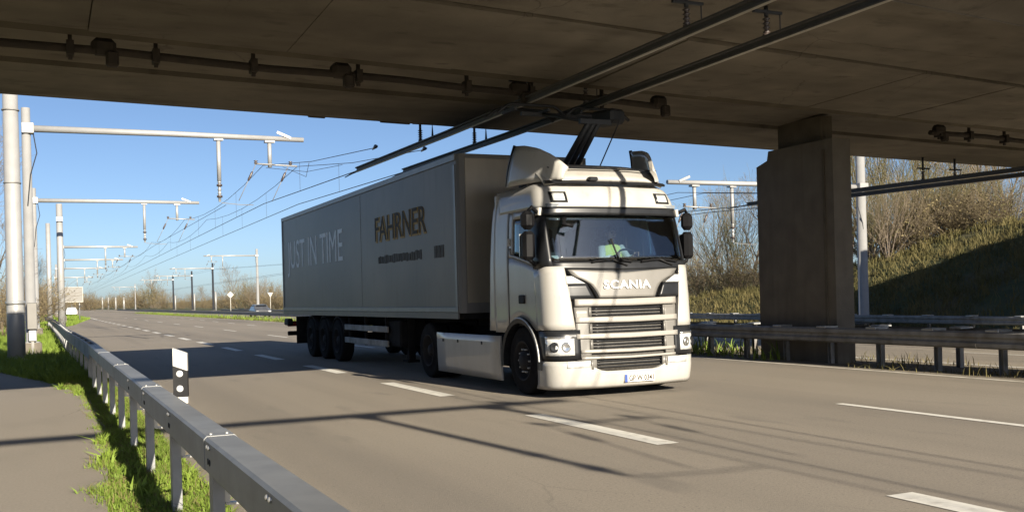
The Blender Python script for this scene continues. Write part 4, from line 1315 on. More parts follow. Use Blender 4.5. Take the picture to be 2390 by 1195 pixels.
def cab_fn(s0, s1, z0, z1):
    s0, s1, z0, z1 = F_(s0), F_(s1), F_(z0), F_(z1)
    def fn(a, b):
        s = s0(b) + (s1(b) - s0(b)) * a
        zb, zt = z0(s), z1(s)
        return cabP(s, zb + (zt - zb) * b)
    return fn
def side_fn(sg, y0, y1, z0, z1):
    y0, y1, z0, z1 = F_(y0), F_(y1), F_(z0), F_(z1)
    def fn(a, b):
        aa = a if sg > 0 else 1 - a
        y = y0(b) + (y1(b) - y0(b)) * aa
        zb, zt = z0(y), z1(y)
        z = zb + (zt - zb) * b
        return (TX + sg * lerp_tab(z, WF), TY + y, z)
    return fn
def cabpatch(name, m, fn, na=8, nb=4, off=0.0, thick=.03, parent=truck, label=None):
    return MB().patch(fn, na, nb, off, thick).build(name, m, parent, label)
def mir(s0, s1):
    return ((-s1, -s0), (s0, s1))

# bumper
bump = cabpatch('bumper', M['cab_white'], cab_fn(-1.62, 1.62, .13, lambda s: .375 + .165 * min(1, max(0, (abs(s) - .45) / .38))), 40, 6, .0, .06)
cabpatch('air_dam', M['black_plastic'], cab_fn(-1.3, 1.3, .13, .30), 20, 1, -.08, .02, bump)
for a, b in mir(.66, 1.02):
    cabpatch('fog_lamp', M['lamp_glass'], cab_fn(a, b, .44, .535), 6, 2, .004, .02, bump)
# dark backing behind the grille
cabpatch('grille_backing', M['grille_mesh'], cab_fn(-1.42, 1.42, .36, 1.98), 24, 12, -.065, .02)
# headlights
for a, b in mir(.80, 1.56):
    hh = cabpatch('headlight', M['cab_black'], cab_fn(a, b, .555, .985), 14, 4, .004, .05)
    sg = 1 if a > 0 else -1
    i0, i1 = (.90, 1.34) if sg > 0 else (-1.34, -.90)
    cabpatch('lamp_lens', M['lamp_glass'], cab_fn(i0, i1, .625, .865), 8, 3, .014, .02, hh)
    cabpatch('light_strip', M['chrome'], cab_fn(i0, i1, .868, .895), 8, 1, .018, .02, hh)
    for k in (0, 1):
        p = cabP(sg * (1.02 + .17 * k), .745)
        n = Vector((sg * .55, -1, 0)).normalized()
        MB().lathe(Vector(p) + n * .012, n, [(0, .075), (.012, .072), (.014, .055), (.006, .03), (.006, .001)], 16).build('lamp_ring', M['cab_black'] if k else M['chrome'], hh)
# white corner panels
def s_in(b):
    return .87 + .11 * b
for sg in (-1, 1):
    f0 = (lambda b: -1.56) if sg < 0 else s_in
    f1 = (lambda b: -s_in(b)) if sg < 0 else (lambda b: 1.56)
    zt = lambda s: 1.90 - .05 * max(0, (1.02 - abs(s)) / .2) ** 2 if abs(s) < 1.02 else 1.90 - .08 * max(0, (abs(s) - 1.25) / .3)
    cabpatch('corner_panel', M['cab_white'], cab_fn(f0, f1, .99, zt), 14, 10, .012, .05)
# grille: silver side panels, pale bars, dark slats
rows = [(1.305, 1.165), (1.065, .925), (.835, .695), (.63, .592), (.545, .41)]
bars = [(1.315, 1.415), (1.075, 1.155), (.845, .915), (.64, .685), (.552, .584)]
grille = cabpatch('grille_frame', M['cab_silver'], cab_fn(lambda b: -(.83 + .04 * b), lambda b: -.635, .56, 1.31), 5, 8, -.012, .04)
MB().patch(cab_fn(lambda b: .635, lambda b: .83 + .04 * b, .56, 1.31), 5, 8, -.012, .04).build('side_panel', M['cab_silver'], grille)
for (zb, zt_) in bars:
    wv = .86 if zb > .8 else .80
    cabpatch('grille_bar', M['cab_light'], cab_fn(-wv, wv, lambda s: zb + .012 * abs(s), lambda s: zt_ + .012 * abs(s)), 20, 3, .014, .05, grille)
for k, (zt_, zb) in enumerate(rows):
    if k == 3:
        continue
    ns = 3
    for i in range(ns):
        zc = zb + (zt_ - zb) * (i + .5) / ns
        MB().patch(cab_fn(-.62, .62, zc - .006, zc + .010), 10, 1, -.03, .02).build('grille_slat', M['cab_black'], grille)
    for sg in (-1, 1):
        a, b = (-.65, -.61) if sg < 0 else (.61, .65)
        MB().patch(cab_fn(a, b, zb, zt_), 2, 2, .004, .04).build('opening_edge', M['cab_silver'], grille)
for sg in (-1, 1):
    a, b = (-.86, -.56) if sg < 0 else (.56, .86)
    MB().patch(cab_fn(a, b, .40, .56), 5, 2, -.006, .03).build('lower_cheek', M['cab_silver'], grille)
# hood panel with maker's lettering, and dark upper side pods
def hood_w(b):
    return lerp_tab(b, [(0, .47), (.3, .53), (.52, .60), (.66, .72), (.78, .86), (1, .93)])
cabpatch('hood_rim', M['cab_black'], cab_fn(lambda b: -hood_w(b) - .028, lambda b: hood_w(b) + .028, 1.415, 1.86), 20, 12, .000, .04)
hood = cabpatch('hood_panel', M['cab_silver'], cab_fn(lambda b: -hood_w(b), lambda b: hood_w(b), 1.435, lambda s: 1.80 + .05 * min(1, abs(s) / .8)), 20, 12, .014, .05)
vsl, fsl = text_mesh('SCANIA', 1.0, .5, .02, 1.08)
xsl = [v[0] for v in vsl]
ysl = [v[1] for v in vsl]
Vn = []
for v in vsl:
    s = (v[0] - (min(xsl) + max(xsl)) / 2) / (max(xsl) - min(xsl)) * .80
    z = 1.625 + (v[1] - (min(ysl) + max(ysl)) / 2) / (max(ysl) - min(ysl)) * .125
    p = Vector(cabP(s, z)) + Vector((0, -1, 0)) * (.026 + (.010 if v[2] > 0 else -.008))
    Vn.append(p)
letter_pieces(Vn, fsl, M['letter_white'], hood, 'letter')
for a, b in mir(.60, .94):
    sg = 1 if a > 0 else -1
    f0 = (lambda b: -.97) if sg < 0 else (lambda b: .545 + .11 * b)
    f1 = (lambda b: -(.545 + .11 * b)) if sg < 0 else (lambda b: .97)
    pod = cabpatch('upper_lamp_pod', M['cab_black'], cab_fn(f0, f1, 1.425, 1.65), 8, 4, .010, .05)
    g0 = (lambda b: -.97) if sg < 0 else (lambda b: .68 + .20 * b)
    g1 = (lambda b: -(.68 + .20 * b)) if sg < 0 else (lambda b: .97)
    cabpatch('pod_light', M['lamp_glass'], cab_fn(g0, g1, 1.645, 1.755), 6, 3, .024, .03, pod)
# cowl and wipers
cowl = cabpatch('windscreen_cowl', M['cab_black'], cab_fn(-1.20, 1.20, lambda s: 1.835 + .03 * min(1, abs(s)), 1.968), 20, 4, .006, .05)
for s0, s1 in ((-.55, .12), (.28, .95)):
    pts = [Vector(cabP(s0 + (s1 - s0) * k / 6, 1.955 + .035 * math.sin(math.pi * k / 6))) + Vector((0, -.035, 0)) for k in range(7)]
    MB().tube(pts, .014, 6).build('wiper', M['black_rubber'], cowl)
    MB().tube([pts[3] + Vector((0, -.01, 0)), Vector(cabP((s0 + s1) / 2 + .25, 1.90)) + Vector((0, -.02, 0))], .012, 6).build('wiper_arm', M['black_plastic'], cowl)
MB().tube([Vector(cabP(-.18, 2.30)) + Vector((0, -.03, 0)), Vector(cabP(-.10, 1.97)) + Vector((0, -.04, 0))], .014, 6).build('wiper_arm', M['black_plastic'], cowl)
# glass, pillars, visor
cabpatch('windscreen', M['windscreen'], cab_fn(-1.15, 1.15, 1.965, 2.67), 24, 8, .0, .012)
for a, b in mir(1.14, 1.56):
    cabpatch('pillar', M['cab_black'], cab_fn(a, b, 1.88, 2.68), 6, 6, .008, .05)
    a2, b2 = (a + .02, a + .05) if a > 0 else (b - .05, b - .02)
cabpatch('sun_visor', M['cab_black'], cab_fn(-1.40, 1.40, 2.655, 2.775), 28, 3, .02, .03)
# roof front and sides
SE = 3.05   # arc parameter at the cab rear
roof = cabpatch('roof_shell', M['cab_white'], cab_fn(-2.55, 2.55, 2.77, 3.16), 60, 8, .004, .04)
tp = MB()
poly = [cabP(s, 3.155) for s in np.linspace(-2.55, 2.55, 40)]
cz = (TX, TY + 1.3, 3.20)
tp.add(poly + [cz], [(i, i + 1, 40) for i in range(39)] + [(39, 0, 40)], True)
tp.build('roof_top', M['cab_white'], roof)
for sx in (-.90, .88):
    c = cabP(sx, 2.92)
    lm = cabpatch('marker_lamp', M['cab_black'], cab_fn(sx - .13, sx + .13, 2.84, 3.0), 4, 2, .016, .05)
    cabpatch('lens', M['lamp_glass'], cab_fn(sx - .09, sx + .09, 2.865, 2.975), 4, 2, .022, .03, lm)
# doors and rear side panels
WCY, WR = 1.11, .66
def arch(y, zmin):
    d = abs(y - WCY)
    return max(zmin, .50 + math.sqrt(max(0, WR * WR - d * d))) if d < WR else zmin
def belt(y):
    return 1.86 + .22 * min(1, max(0, (y - .35) / .95)) ** .8
for sg in (-1, 1):
    door = cabpatch('door', M['cab_white'], side_fn(sg, .47, 1.50, lambda y: arch(y, 1.02 if y > .6 else .98), lambda y: belt(y)), 24, 8, .0, .04)
    cabpatch('door_frame', M['cab_white'], side_fn(sg, 1.34, 1.50, lambda y: belt(y), 2.77), 3, 8, .0, .04, door)
    cabpatch('door_frame', M['cab_white'], side_fn(sg, .47, 1.345, 2.66, 2.77), 10, 2, .0, .04, door)
    cabpatch('door_frame', M['cab_black'], side_fn(sg, lambda b: .50 + .20 * b, lambda b: .56 + .20 * b, lambda y: belt(y), 2.66), 2, 6, .004, .04, door)
    cabpatch('side_window', M['side_glass'], side_fn(sg, lambda b: .55 + .20 * b, 1.345, lambda y: belt(y) + .005, 2.665), 10, 6, -.012, .012, door)
    tr = MB()
    pts = [Vector((TX + sg * (lerp_tab(belt(y), WF) + .012), TY + y, belt(y) + .02)) for y in np.linspace(.52, 1.36, 14)] + [Vector((TX + sg * (1.25), TY + 1.40, 2.13)), Vector((TX + sg * 1.245, TY + 1.43, 2.22))]
    tr.tube(pts, .020, 6)
    tr.build('window_trim', M['cab_white'], door)
    hd = MB().box((TX + sg * 1.258, TY + 1.02, 1.44), (.03, .20, .13), bevel=.012).build('door_handle', M['black_plastic'], door)
    MB().box((TX + sg * 1.256, TY + 1.455, 2.32), (.03, .045, .12), bevel=.01).build('grab_lug', M['white_plastic'], door)
    cabpatch('door_seam', M['cab_black'], side_fn(sg, 1.494, 1.514, lambda y: arch(y, 1.0), 3.10), 1, 12, .003, .02, door)
    cabpatch('door_seam', M['cab_black'], side_fn(sg, .474, .492, 1.0, 1.88), 1, 6, .003, .02, door)
    cabpatch('rear_side_panel', M['cab_white'], side_fn(sg, lambda b: 1.508, lambda b: 2.02, lambda y: arch(y, .93), 3.16), 8, 12, .0, .04)
    cabpatch('side_deflector', M['cab_white'], side_fn(sg, lambda b: 2.03, lambda b: 2.27 - .15 * b, .95, lambda y: 3.06), 4, 10, -.004, .03)
    cabpatch('corner_fill', M['cab_black'], cab_fn(*( (1.50, 1.70) if sg > 0 else (-1.70, -1.50)), .98, 1.90), 3, 4, -.01, .04)
    # step well in front of the wheel
    st = MB().box((TX + sg * 1.07, TY + .46, .62), (.22, .26, .72), bevel=.02).build('step_box', M['black_plastic'], truck)
    for zz in (.36, .66):
        MB().box((TX + sg * 1.205, TY + .43, zz), (.06, .24, .03), bevel=.01).build('step_tread', M['galv_dull'], st)
    # wheel arch flare
    fl = MB()
    R1, R2 = .585, .675
    for ri, (ra, rb, x0_, x1_) in enumerate(((R1, R2, 1.235, 1.285),)):
        V, Fc = [], []
        n = 22
        for i in range(n + 1):
            an = math.radians(-8) + math.radians(196) * i / n
            for rr, xx in ((ra, x0_ - .25), (ra, x1_ - .01), (rb - .03, x1_), (rb, x1_ - .03), (rb, x0_ - .25)):
                V.append((TX + sg * xx, TY + WCY + rr * math.cos(an) * 1.02, .50 + rr * math.sin(an)))
        for i in range(n):
            for k in range(4):
                Fc.append((i * 5 + k, i * 5 + k + 1, (i + 1) * 5 + k + 1, (i + 1) * 5 + k))
        fl.add(V, Fc, False)
    fl.build('wheel_arch', M['cab_black'], truck)
    tl = MB()
    tl.tube([(TX + sg * 1.288, TY + WCY - .675 * math.cos(a), .50 + .66 * math.sin(a)) for a in np.linspace(.05, 1.75, 14)], .012, 5)
    tl.build('arch_trim', M['galv'], truck)
# back wall and floor of the cab
MB().box((TX, TY + 2.06, 2.02), (2.38, .06, 2.16), bevel=.02).build('rear_wall', M['cab_white'], truck)
MB().box((TX, TY + 1.17, 1.12), (2.36, 1.70, .16)).build('cab_floor', M['black_plastic'], truck)

# interior
inter = MB().patch(lambda a, b: (TX + (-1.1 + 2.2 * a), TY + .33 + .34 * b, 1.90 + .14 * math.sin(b * 2.2) - .05 * b), 12, 6, 0, .10).build('dashboard', M['dash'], truck)
MB().box((TX, TY + 2.0, 2.1), (2.26, .03, 1.0)).build('cab_curtain', M['curtain'], truck)
MB().box((TX, TY + 1.2, 2.80), (2.2, 1.6, .05)).build('headliner', M['interior'], truck)
for sx in (-.55, .52):
    se = MB().box((TX + sx, TY + 1.30, 1.66), (.52, .52, .16), bevel=.05).build('seat', M['seat'], truck)
    MB().box((TX + sx, TY + 1.56, 2.02), (.50, .14, .72), rx=-.12, bevel=.05).build('backrest', M['seat'], se)
    MB().box((TX + sx, TY + 1.61, 2.45), (.28, .10, .20), rx=-.12, bevel=.04).build('headrest', M['seat'], se)
    MB().box((TX + sx, TY + 1.34, 1.40), (.34, .34, .38)).build('seat_base', M['black_plastic'], se)
sw = MB()
swc = Vector((TX + .52, TY + .78, 2.03))
ring = [swc + Vector((.21 * math.cos(a), .21 * math.sin(a) * .72, .21 * math.sin(a) * .70)) for a in np.linspace(0, 2 * math.pi, 25)]
sw.tube(ring, .016, 6, False)
sw.tube([swc + Vector((-.2, 0, 0)), swc + Vector((.2, 0, 0))], .018, 6)
sw.tube([swc, swc + Vector((0, -.22, -.22))], .03, 8)
sw.build('steering_wheel', M['black_plastic'], truck)
MB().box((TX - .62, TY + .62, 2.50), (.36, .05, .09), ry=-.5, bevel=.02).build('toll_unit', M['black_plastic'], truck)
MB().box((TX - .92, TY + .62, 2.04), (.16, .10, .07), bevel=.02).build('dash_box', M['white_plastic'], truck)

# mirrors
for sg in (-1, 1):
    mx = TX + sg * 1.385
    mr = MB().box((mx, TY + .50, 2.585), (.20, .17, .27), bevel=.06, rz=sg * .15).build('mirror', M['mirror_shell'], truck)
    MB().box((mx, TY + .50, 2.215), (.19, .16, .42), bevel=.05, rz=sg * .15).build('lower_mirror', M['mirror_shell'], mr)
    MB().tube([(mx, TY + .50, 2.70), (mx - sg * .05, TY + .46, 2.77), (TX + sg * 1.16, TY + .56, 2.68)], .030, 8).build('mirror_arm', M['mirror_shell'], mr)
    MB().tube([(mx, TY + .50, 2.03), (mx - sg * .05, TY + .47, 1.97), (TX + sg * 1.22, TY + .56, 1.93)], .030, 8).build('mirror_arm', M['mirror_shell'], mr)
    MB().box((mx, TY + .59, 2.22), (.18, .012, .34), rz=sg * .15).build('mirror_glass', M['chrome'], mr)
MB().tube([Vector(cabP(-.88, 2.60)) + Vector((0, -.05, 0)), Vector(cabP(-.98, 2.50)) + Vector((0, -.2, 0)), Vector(cabP(-.84, 2.48)) + Vector((0, -.2, 0))], .03, 8).build('kerb_mirror', M['mirror_shell'], truck)

# roof spoiler: sloping deck and two side fins
def fin_top(y):
    return lerp_tab(y, [(.40, 3.22), (.55, 3.40), (.75, 3.57), (1.0, 3.70), (1.3, 3.78), (1.75, 3.83)])
for sg in (-1, 1):
    def fin(a, b, sg=sg):
        aa = a if sg > 0 else 1 - a
        y = .42 + 1.24 * aa - .16 * b * aa
        z = 3.185 + (fin_top(y + .1) - 3.185) * b
        x = 1.17 - .34 * (1 - aa) ** 2 - .10 * b * b
        return (TX + sg * x, TY + y, z)
    f = cabpatch('roof_fin', M['cab_white'], fin, 12, 6, .0, .055)
    ed = MB().tube([(TX + sg * (1.15 - .1 * t * t), TY + 1.68 - .12 * t, 3.20 + .63 * t) for t in (0, .25, .5, .75, 1)], .028, 6)
    ed.build('fin_edge', M['cab_black'], f)
deck = lambda a, b: (TX + (-1.04 + 2.08 * a), TY + .47 + .62 * b + .16 * (2 * a - 1) ** 4, 3.20 + .30 * math.sin(b * 1.45) - .05 * (2 * a - 1) ** 4)
dk = cabpatch('roof_deflector', M['cab_white'], deck, 20, 6, .0, .05)
MB().patch(lambda a, b: (TX + (-.95 + 1.9 * a), TY + .66 + .03 * b, 3.375 + .012 * b), 12, 1, .012, .012).build('deflector_groove', M['cab_black'], dk)
MB().patch(lambda a, b: (TX + (-1.05 + 2.1 * a), TY + .43 + .14 * (2 * a - 1) ** 4 + .06 * b, 3.155 + .03 * b), 16, 1, .0, .03).build('deflector_gap', M['cab_black'], dk)
MB().box((TX - .32, TY + .44, 3.20), (.16, .10, .06), bevel=.02).build('roof_antenna', M['cab_black'], truck)

# pantograph behind the cab
pb = MB().box((TX + .05, TY + 2.35, 3.40), (1.5, .55, .10), bevel=.02)
for sx in (-.6, .7):
    pb.beam((TX + sx, TY + 2.25, 1.0), (TX + sx, TY + 2.25, 3.4), .10, .10)
pan = pb.build('pantograph', M['cable'], truck)
knee = Vector((8.04, 13.98, 4.23))
for dx in (-.13, .0, .13):
    MB().tube([(8.02 + dx, 15.02, 3.45), (knee.x + dx * .7, knee.y + .02 * dx, knee.z)], .048, 6).build('lower_arm', M['cable'], pan)
MB().tube([(knee.x + .5, 14.7, 3.62), (knee.x + .36, 13.72, 4.30)], .012, 6).build('control_rod', M['cable'], pan)
MB().beam((knee.x - .26, knee.y, knee.z), (knee.x + .30, knee.y, knee.z), .08, .08).build('knee_joint', M['cable'], pan)
for dx in (-.30, .32):
    MB().tube([(knee.x + dx * .6, knee.y, knee.z), (8.02 + dx * 1.6, 14.75, 4.46)], .028, 6).build('upper_arm', M['cable'], pan)
MB().beam((7.15, 14.8, 4.46), (8.85, 14.8, 4.46), .07, .06).build('head_frame', M['cable'], pan)
for xc in (7.24, 8.44):
    for dy in (-.22, .22):
        MB().tube([(xc - .62, 14.8 + dy, 4.40), (xc - .46, 14.8 + dy, 4.53), (xc - .38, 14.8 + dy, 4.565), (xc + .38, 14.8 + dy, 4.565), (xc + .46, 14.8 + dy, 4.53), (xc + .62, 14.8 + dy, 4.40)], .026, 6).build('collector_strip', M['cable'], pan)
    for dx in (-.3, .3):
        MB().beam((xc + dx, 14.56, 4.50), (xc + dx, 15.04, 4.50), .05, .05).build('head_link', M['cable'], pan)
MB().box((knee.x + .42, 14.25, 4.36), (.34, .5, .24), rz=.3, bevel=.05).build('drive_unit', M['cable'], pan)

# chassis, skirts, wheels
MB().box((TX, 16.2, .80), (.86, 5.6, .28)).build('chassis_frame', M['chassis'], truck)
MB().box((TX, 15.3, .62), (2.0, 1.1, .5)).build('tank_block', M['chassis'], truck)
MB().box((TX, 17.6, 1.02), (1.1, 1.0, .10), bevel=.03).build('fifth_wheel', M['chassis'], truck)
for sg in (-1, 1):
    sk = MB().patch(lambda a, b, sg=sg: (TX + sg * (1.262 - .02 * (1 - b) ** 2), 14.47 + (2.80 * (a if sg > 0 else 1 - a)), .17 + .70 * b), 6, 6, 0, .03).build('side_skirt', M['cab_white'], truck)
    for yy in (15.2, 16.25, 16.95):
        MB().box((TX + sg * 1.266, yy, .74), (.012, .05, .05), bevel=.004).build('skirt_latch', M['black_plastic'], sk)
    MB().patch(lambda a, b, sg=sg: (TX + sg * 1.1, 17.88 + .66 * math.cos(math.pi * (.05 + .9 * a)) * (1 if sg > 0 else -1), .52 + .62 * math.sin(math.pi * (.05 + .9 * a))), 14, 1, 0, .02).build('mudguard', M['black_plastic'], truck)

def wheel_meshes(dual=False):
    R = .515
    ty = MB()
    prof = [(-.02, .30), (.0, .33), (.01, .42), (.0, .475), (.02, .505), (.05, R), (.25, R), (.28, .505), (.30, .475), (.29, .42), (.30, .33), (.28, .30)]
    ty.lathe((0, 0, 0), (1, 0, 0), prof, 40)
    for g_ in (.09, .15, .21):
        pass
    rim = MB()
    rim.lathe((0, 0, 0), (1, 0, 0), [(-.015, .305), (-.02, .285), (.02, .27), (.09 if not dual else .14, .25), (.10 if not dual else .15, .20), (.05 if not dual else .13, .16), (.0 if not dual else .08, .15), (-.01 if not dual else .05, .11), (-.03 if not dual else .02, .10), (-.04 if not dual else .0, .06), (-.045 if not dual else -.01, .001)], 32)
    return ty.mesh('tyre', M['black_rubber']), rim.mesh('rim', M['rim_dark'])
W_STEER, W_DUAL = wheel_meshes(False), wheel_meshes(True)
nut_me = MB().lathe((0, 0, 0), (1, 0, 0), [(-.02, .001), (-.02, .014), (.02, .016)], 6).mesh('wheel_nut', M['galv'])
def wheel(parent, x, y, sg, dual=False):
    w = bpy.data.objects.new('wheel', None)
    COL.objects.link(w)
    w.parent = parent
    w.location = Vector((x, y, .515)) - root_loc(parent)
    if sg > 0:
        w.rotation_euler = (0, 0, math.pi)
    for nm, me in zip(('tyre', 'rim'), W_DUAL if dual else W_STEER):
        o = bpy.data.objects.new(nm, me)
        COL.objects.link(o)
        o.parent = w
    if not dual:
        for k in range(10):
            an = 2 * math.pi * k / 10
            o = bpy.data.objects.new('wheel_nut', nut_me)
            COL.objects.link(o)
            o.parent = w
            o.location = (.02, .175 * math.cos(an), .175 * math.sin(an))
    return w
for sg in (-1, 1):
    wheel(truck, TX + sg * 1.215, TY + WCY, sg)
    wheel(truck, TX + sg * 1.20, 17.88, sg, True)
    w2 = wheel(truck, TX + sg * .87, 17.88, sg, True)
# number plate
pl = MB().box((TX + .14, TY + .006, .255), (.52, .02, .115), bevel=.004).build('number_plate', M['plate'], truck)
MB().box((TX - .095, TY - .006, .255), (.045, .006, .11)).build('plate_band', M['plate_blue'], pl)
lettering('GP W 0341', pl, M['letters_dark'], (TX + .165, TY - .006, .255), (1, 0, 0), (0, 0, 1), .42, .085, .003, .012)

# ---------------------------------------------------------------- driver
def skin_figure(name, joints, edges, m, parent_thing=None, levels=2):
    me = bpy.data.meshes.new(name)
    me.from_pydata([j[0] for j in joints], edges, [])
    o = bpy.data.objects.new(name, me)
    COL.objects.link(o)
    md = o.modifiers.new('Skin', 'SKIN')
    sv = me.skin_vertices[0].data
    for i, j in enumerate(joints):
        sv[i].radius = (j[1], j[2] if len(j) > 2 else j[1])
        sv[i].use_root = (i == 0)
    sb = o.modifiers.new('Subdivision', 'SUBSURF')
    sb.levels = sb.render_levels = levels
    bpy.context.view_layer.update()
    fm = bpy.data.meshes.new_from_object(o.evaluated_get(bpy.context.evaluated_depsgraph_get()))
    bpy.data.objects.remove(o)
    fm.materials.clear()
    fm.materials.append(m)
    fm.polygons.foreach_set('use_smooth', [True] * len(fm.polygons))
    return fm
DX, DY = TX + .50, TY + 1.32
J = [((0, 0, 1.80), .16, .13), ((0, .03, 1.98), .15, .11), ((0, .05, 2.16), .17, .12), ((0, .05, 2.28), .09, .08), ((0, .03, 2.35), .055, .055), ((0, .0, 2.44), .085, .10), ((0, 0.0, 2.53), .07, .085),
     ((-.19, .04, 2.22), .065), ((-.24, -.12, 2.02), .05), ((-.17, -.36, 2.06), .036), ((-.15, -.44, 2.08), .03),
     ((.19, .04, 2.22), .065), ((.24, -.12, 2.02), .05), ((.17, -.36, 2.06), .036), ((.15, -.44, 2.08), .03),
     ((-.10, -.12, 1.79), .09), ((-.13, -.42, 1.80), .075), ((-.13, -.48, 1.42), .055), ((-.13, -.60, 1.27), .045),
     ((.10, -.12, 1.79), .09), ((.13, -.42, 1.80), .075), ((.13, -.48, 1.42), .055), ((.13, -.60, 1.27), .045)]
EJ = [(0, 1), (1, 2), (2, 3), (3, 4), (4, 5), (5, 6), (2, 7), (7, 8), (8, 9), (9, 10), (2, 11), (11, 12), (12, 13), (13, 14), (0, 15), (15, 16), (16, 17), (17, 18), (0, 19), (19, 20), (20, 21), (21, 22)]
dr = thing('person', 'driver in a pale yellow safety vest sitting at the truck steering wheel', 'person', (DX, DY, 0))
body_me = skin_figure('body', J, EJ, M['skin'])
bo = bpy.data.objects.new('body', body_me)
COL.objects.link(bo)
bo.parent = dr
vest = MB()
n = 16
V = []
for zz, rx_, ry_, oy in ((1.74, .20, .16, .0), (1.90, .195, .15, .02), (2.05, .20, .145, .04), (2.16, .215, .145, .05), (2.24, .19, .12, .05), (2.29, .11, .09, .05)):
    for k in range(n):
        a = 2 * math.pi * k / n
        V.append((DX + rx_ * math.cos(a), DY + oy + ry_ * math.sin(a), zz))
vest.add(V, [(j * n + k, j * n + (k + 1) % n, (j + 1) * n + (k + 1) % n, (j + 1) * n + k) for j in range(5) for k in range(n)], True)
vest.build('safety_vest', M['vest'], dr)
for sg in (-1, 1):
    sl = MB().tube([(DX + sg * .17, DY + .04, 2.23), (DX + sg * .245, DY - .12, 2.02), (DX + sg * .20, DY - .30, 2.05)], [.078, .062, .05], 10)
    sl.build('sleeve', M['letters_grey'], dr)
    for f in range(4):
        a = .5 + .25 * f
        MB().tube([(DX + sg * .15, DY - .43, 2.07 + .02 * f), (DX + sg * (.17 + .02), DY - .50, 2.06 + .022 * f), (DX + sg * .165, DY - .535, 2.05 + .02 * f)], [.011, .010, .008], 6).build('finger', M['skin'], dr)
    MB().tube([(DX + sg * .14, DY - .42, 2.09), (DX + sg * .13, DY - .49, 2.12)], [.012, .009], 6).build('thumb', M['skin'], dr)
    MB().lathe((DX + sg * .035, DY - .085, 2.455), (0, -1, 0), [(0, .013), (.008, .010), (.011, .001)], 8).build('eye', M['letters_dark'], dr)
    MB().box((DX + sg * .088, DY + .01, 2.445), (.018, .04, .06), bevel=.008).build('ear', M['skin'], dr)
MB().prism([(DX - .016, 2.405), (DX + .016, 2.405), (DX + .006, 2.46), (DX - .006, 2.46)], 'y', DY - .125, DY - .08).build('nose', M['skin'], dr)
MB().box((DX, DY - .095, 2.375), (.05, .014, .010)).build('mouth', M['tail_red'], dr)
hr = MB()
V = []
for i in range(6):
    ph = math.pi / 2 * i / 5
    for k in range(16):
        a = 2 * math.pi * k / 16
        back = .5 + .5 * math.sin(a)
        V.append((DX + .098 * math.cos(ph) * math.cos(a), DY + .012 + .118 * math.cos(ph) * math.sin(a), 2.50 - .10 * back * (1 - i / 5) + .105 * math.sin(ph)))
hr.add(V, [(j * 16 + k, j * 16 + (k + 1) % 16, (j + 1) * 16 + (k + 1) % 16, (j + 1) * 16 + k) for j in range(5) for k in range(16)], True)
hr.build('hair', M['hair'], dr)

# ---------------------------------------------------------------- semi-trailer
X0, X1 = 6.505, 9.055
YA, YB = 16.0, 30.0
ZA, ZB = 1.12, 3.96
trl = thing('semi_trailer', 'long grey box semi-trailer with pale lettering, coupled behind the truck cab', 'trailer', (TX, 23.0, 0))
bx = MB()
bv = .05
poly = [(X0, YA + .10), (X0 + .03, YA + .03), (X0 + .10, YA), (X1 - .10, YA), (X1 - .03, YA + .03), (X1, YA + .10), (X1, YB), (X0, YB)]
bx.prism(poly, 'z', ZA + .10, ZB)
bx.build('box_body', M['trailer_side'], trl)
MB().box(((X0 + X1) / 2, YA - .003, (ZA + ZB) / 2 + .1), (X1 - X0 - .24, .02, ZB - ZA - .35), bevel=.005).build('front_bulkhead', M['trailer_front'], trl)
for xs_, sg in ((X0, -1), (X1, 1)):
    MB().box((xs_ + sg * .006, (YA + YB) / 2 + .06, ZB - .05), (.03, YB - YA - .12, .11), bevel=.008).build('top_rail', M['trailer_trim'], trl)
    MB().box((xs_ + sg * .006, (YA + YB) / 2 + .06, ZA + .16), (.03, YB - YA - .12, .09), bevel=.008).build('bottom_rail', M['trailer_trim'], trl)
    MB().box((xs_ + sg * .004, (YA + YB) / 2 + .06, ZA + .055), (.025, YB - YA - .12, .105)).build('floor_edge', M['trailer_side'], trl)
    MB().box((xs_ + sg * .004, YA + .19, (ZA + ZB) / 2), (.02, .10, ZB - ZA - .34), bevel=.006).build('front_post', M['trailer_trim'], trl)
    MB().box((xs_ + sg * .004, YB - .06, (ZA + ZB) / 2), (.03, .10, ZB - ZA - .04), bevel=.006).build('rear_post', M['trailer_trim'], trl)
    for yy in (21.9,):
        MB().box((xs_ + sg * .0015, yy, (ZA + ZB) / 2 + .05), (.008, .022, ZB - ZA - .34)).build('panel_seam', M['trailer_trim'], trl)
MB().box((TX, 23.2, ZA - .03), (1.0, 13.2, .26)).build('chassis_beam', M['chassis'], trl)
MB().box((TX, (YA + YB) / 2, ZA + .05), (2.40, YB - YA - .2, .10)).build('floor', M['chassis'], trl)
lettering('JUST IN TIME', trl, M['letters_grey'], (X0 - .003, 26.35, 2.70), (0, -1, 0), (0, 0, 1), 5.9, 1.02, .003, .0, space=1.0)
lettering('FAHRNER', trl, M['letters_gold'], (X0 - .004, 19.19, 2.965), (0, -1, 0), (0, 0, 1), 3.15, .54, .003, .035)
lettering('FAHRNER', trl, M['letters_dark'], (X0 - .010, 19.22, 2.98), (0, -1, 0), (0, 0, 1), 3.15, .50, .002, .0)
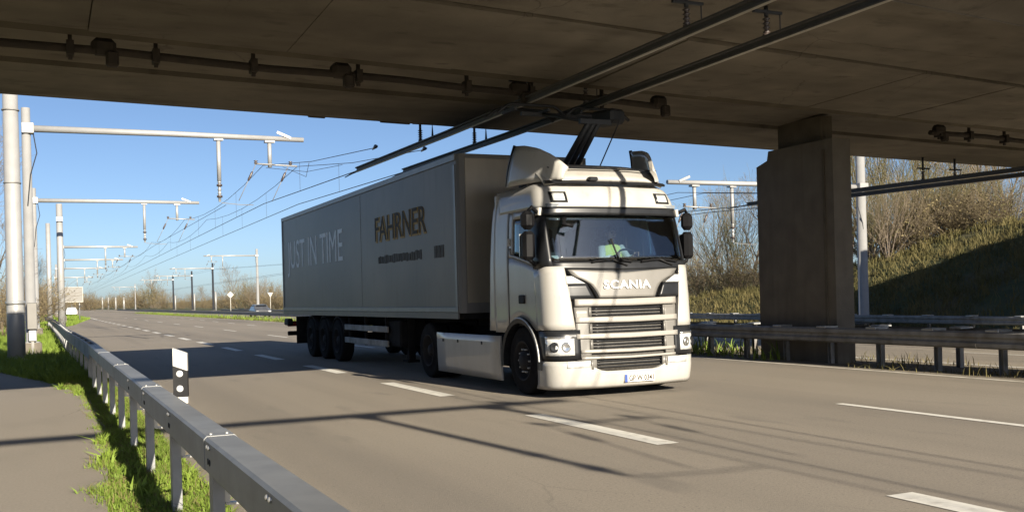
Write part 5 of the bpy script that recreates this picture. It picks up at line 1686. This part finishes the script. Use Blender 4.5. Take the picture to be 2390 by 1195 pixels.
# illegible small line: uneven little strokes
sl = MB()
yy = 20.62
random.seed(4)
while yy > 17.95:
    w = random.uniform(.05, .13)
    hgt = random.uniform(.13, .19)
    sl.box((X0 - .004, yy - w / 2, 2.32 + random.uniform(-.01, .01)), (.008, w, hgt))
    yy -= w + random.uniform(.02, .05)
for k in range(3):
    sl.box((X0 - .004, 17.18 - .17 * k, 2.33), (.008, .13, .22))
sl.build('small_lettering', M['letters_slate'], trl)['kind'] = 'stuff'
# running gear
for yy in (24.25, 25.58, 26.91):
    MB().tube([(X0 + .1, yy, .515), (X1 - .1, yy, .515)], .09, 10).build('axle', M['chassis'], trl)
    for sg in (-1, 1):
        wheel(trl, TX + sg * 1.235, yy, sg, True)
        MB().patch(lambda a, b, sg=sg, yy=yy: (TX + sg * (.9 + .32 * b), yy + .60 * math.cos(math.pi * (.12 + .76 * a)), .52 + .57 * math.sin(math.pi * (.12 + .76 * a))), 10, 1, 0, .012).build('mudguard', M['black_plastic'], trl)
for sg in (-1, 1):
    gd = MB().box((TX + sg * 1.235, 21.85, .86), (.04, 3.3, .13), bevel=.01).build('side_guard', M['galv_dull'], trl)
    MB().box((TX + sg * 1.235, 21.85, .56), (.04, 3.3, .13), bevel=.01).build('guard_rail_bar', M['galv_dull'], gd)
    for yy in (20.4, 21.9, 23.2):
        MB().beam((TX + sg * 1.20, yy, .48), (TX + sg * 1.20, yy, 1.12), .05, .06).build('guard_post', M['chassis'], gd)
    lg = MB().beam((TX + sg * .95, 19.6, .25), (TX + sg * .95, 19.6, 1.1), .14, .14).build('landing_leg', M['chassis'], trl)
    MB().box((TX + sg * .95, 19.6, .22), (.26, .30, .05)).build('foot', M['chassis'], lg)
MB().box((TX - .9, 20.05, .78), (.55, .9, .55), bevel=.03).build('pallet_box', M['chassis'], trl)
MB().box((TX, 28.9, .86), (1.8, 1.6, .22)).build('rear_chassis', M['chassis'], trl)
rb = MB().box((TX, 29.88, .56), (2.40, .12, .13), bevel=.02).build('rear_bumper', M['chassis'], trl)
for sg in (-1, 1):
    MB().box((TX + sg * .95, 29.93, .84), (.5, .10, .16), bevel=.02).build('tail_lamp', M['tail_red'], rb)
    MB().box((TX + sg * 1.18, 29.85, .90), (.16, .5, .20), bevel=.03).build('lamp_bracket', M['black_plastic'], rb)
    MB().box((TX + sg * 1.1, 28.1, .70), (.5, .02, .75)).build('mud_flap', M['black_rubber'], trl)
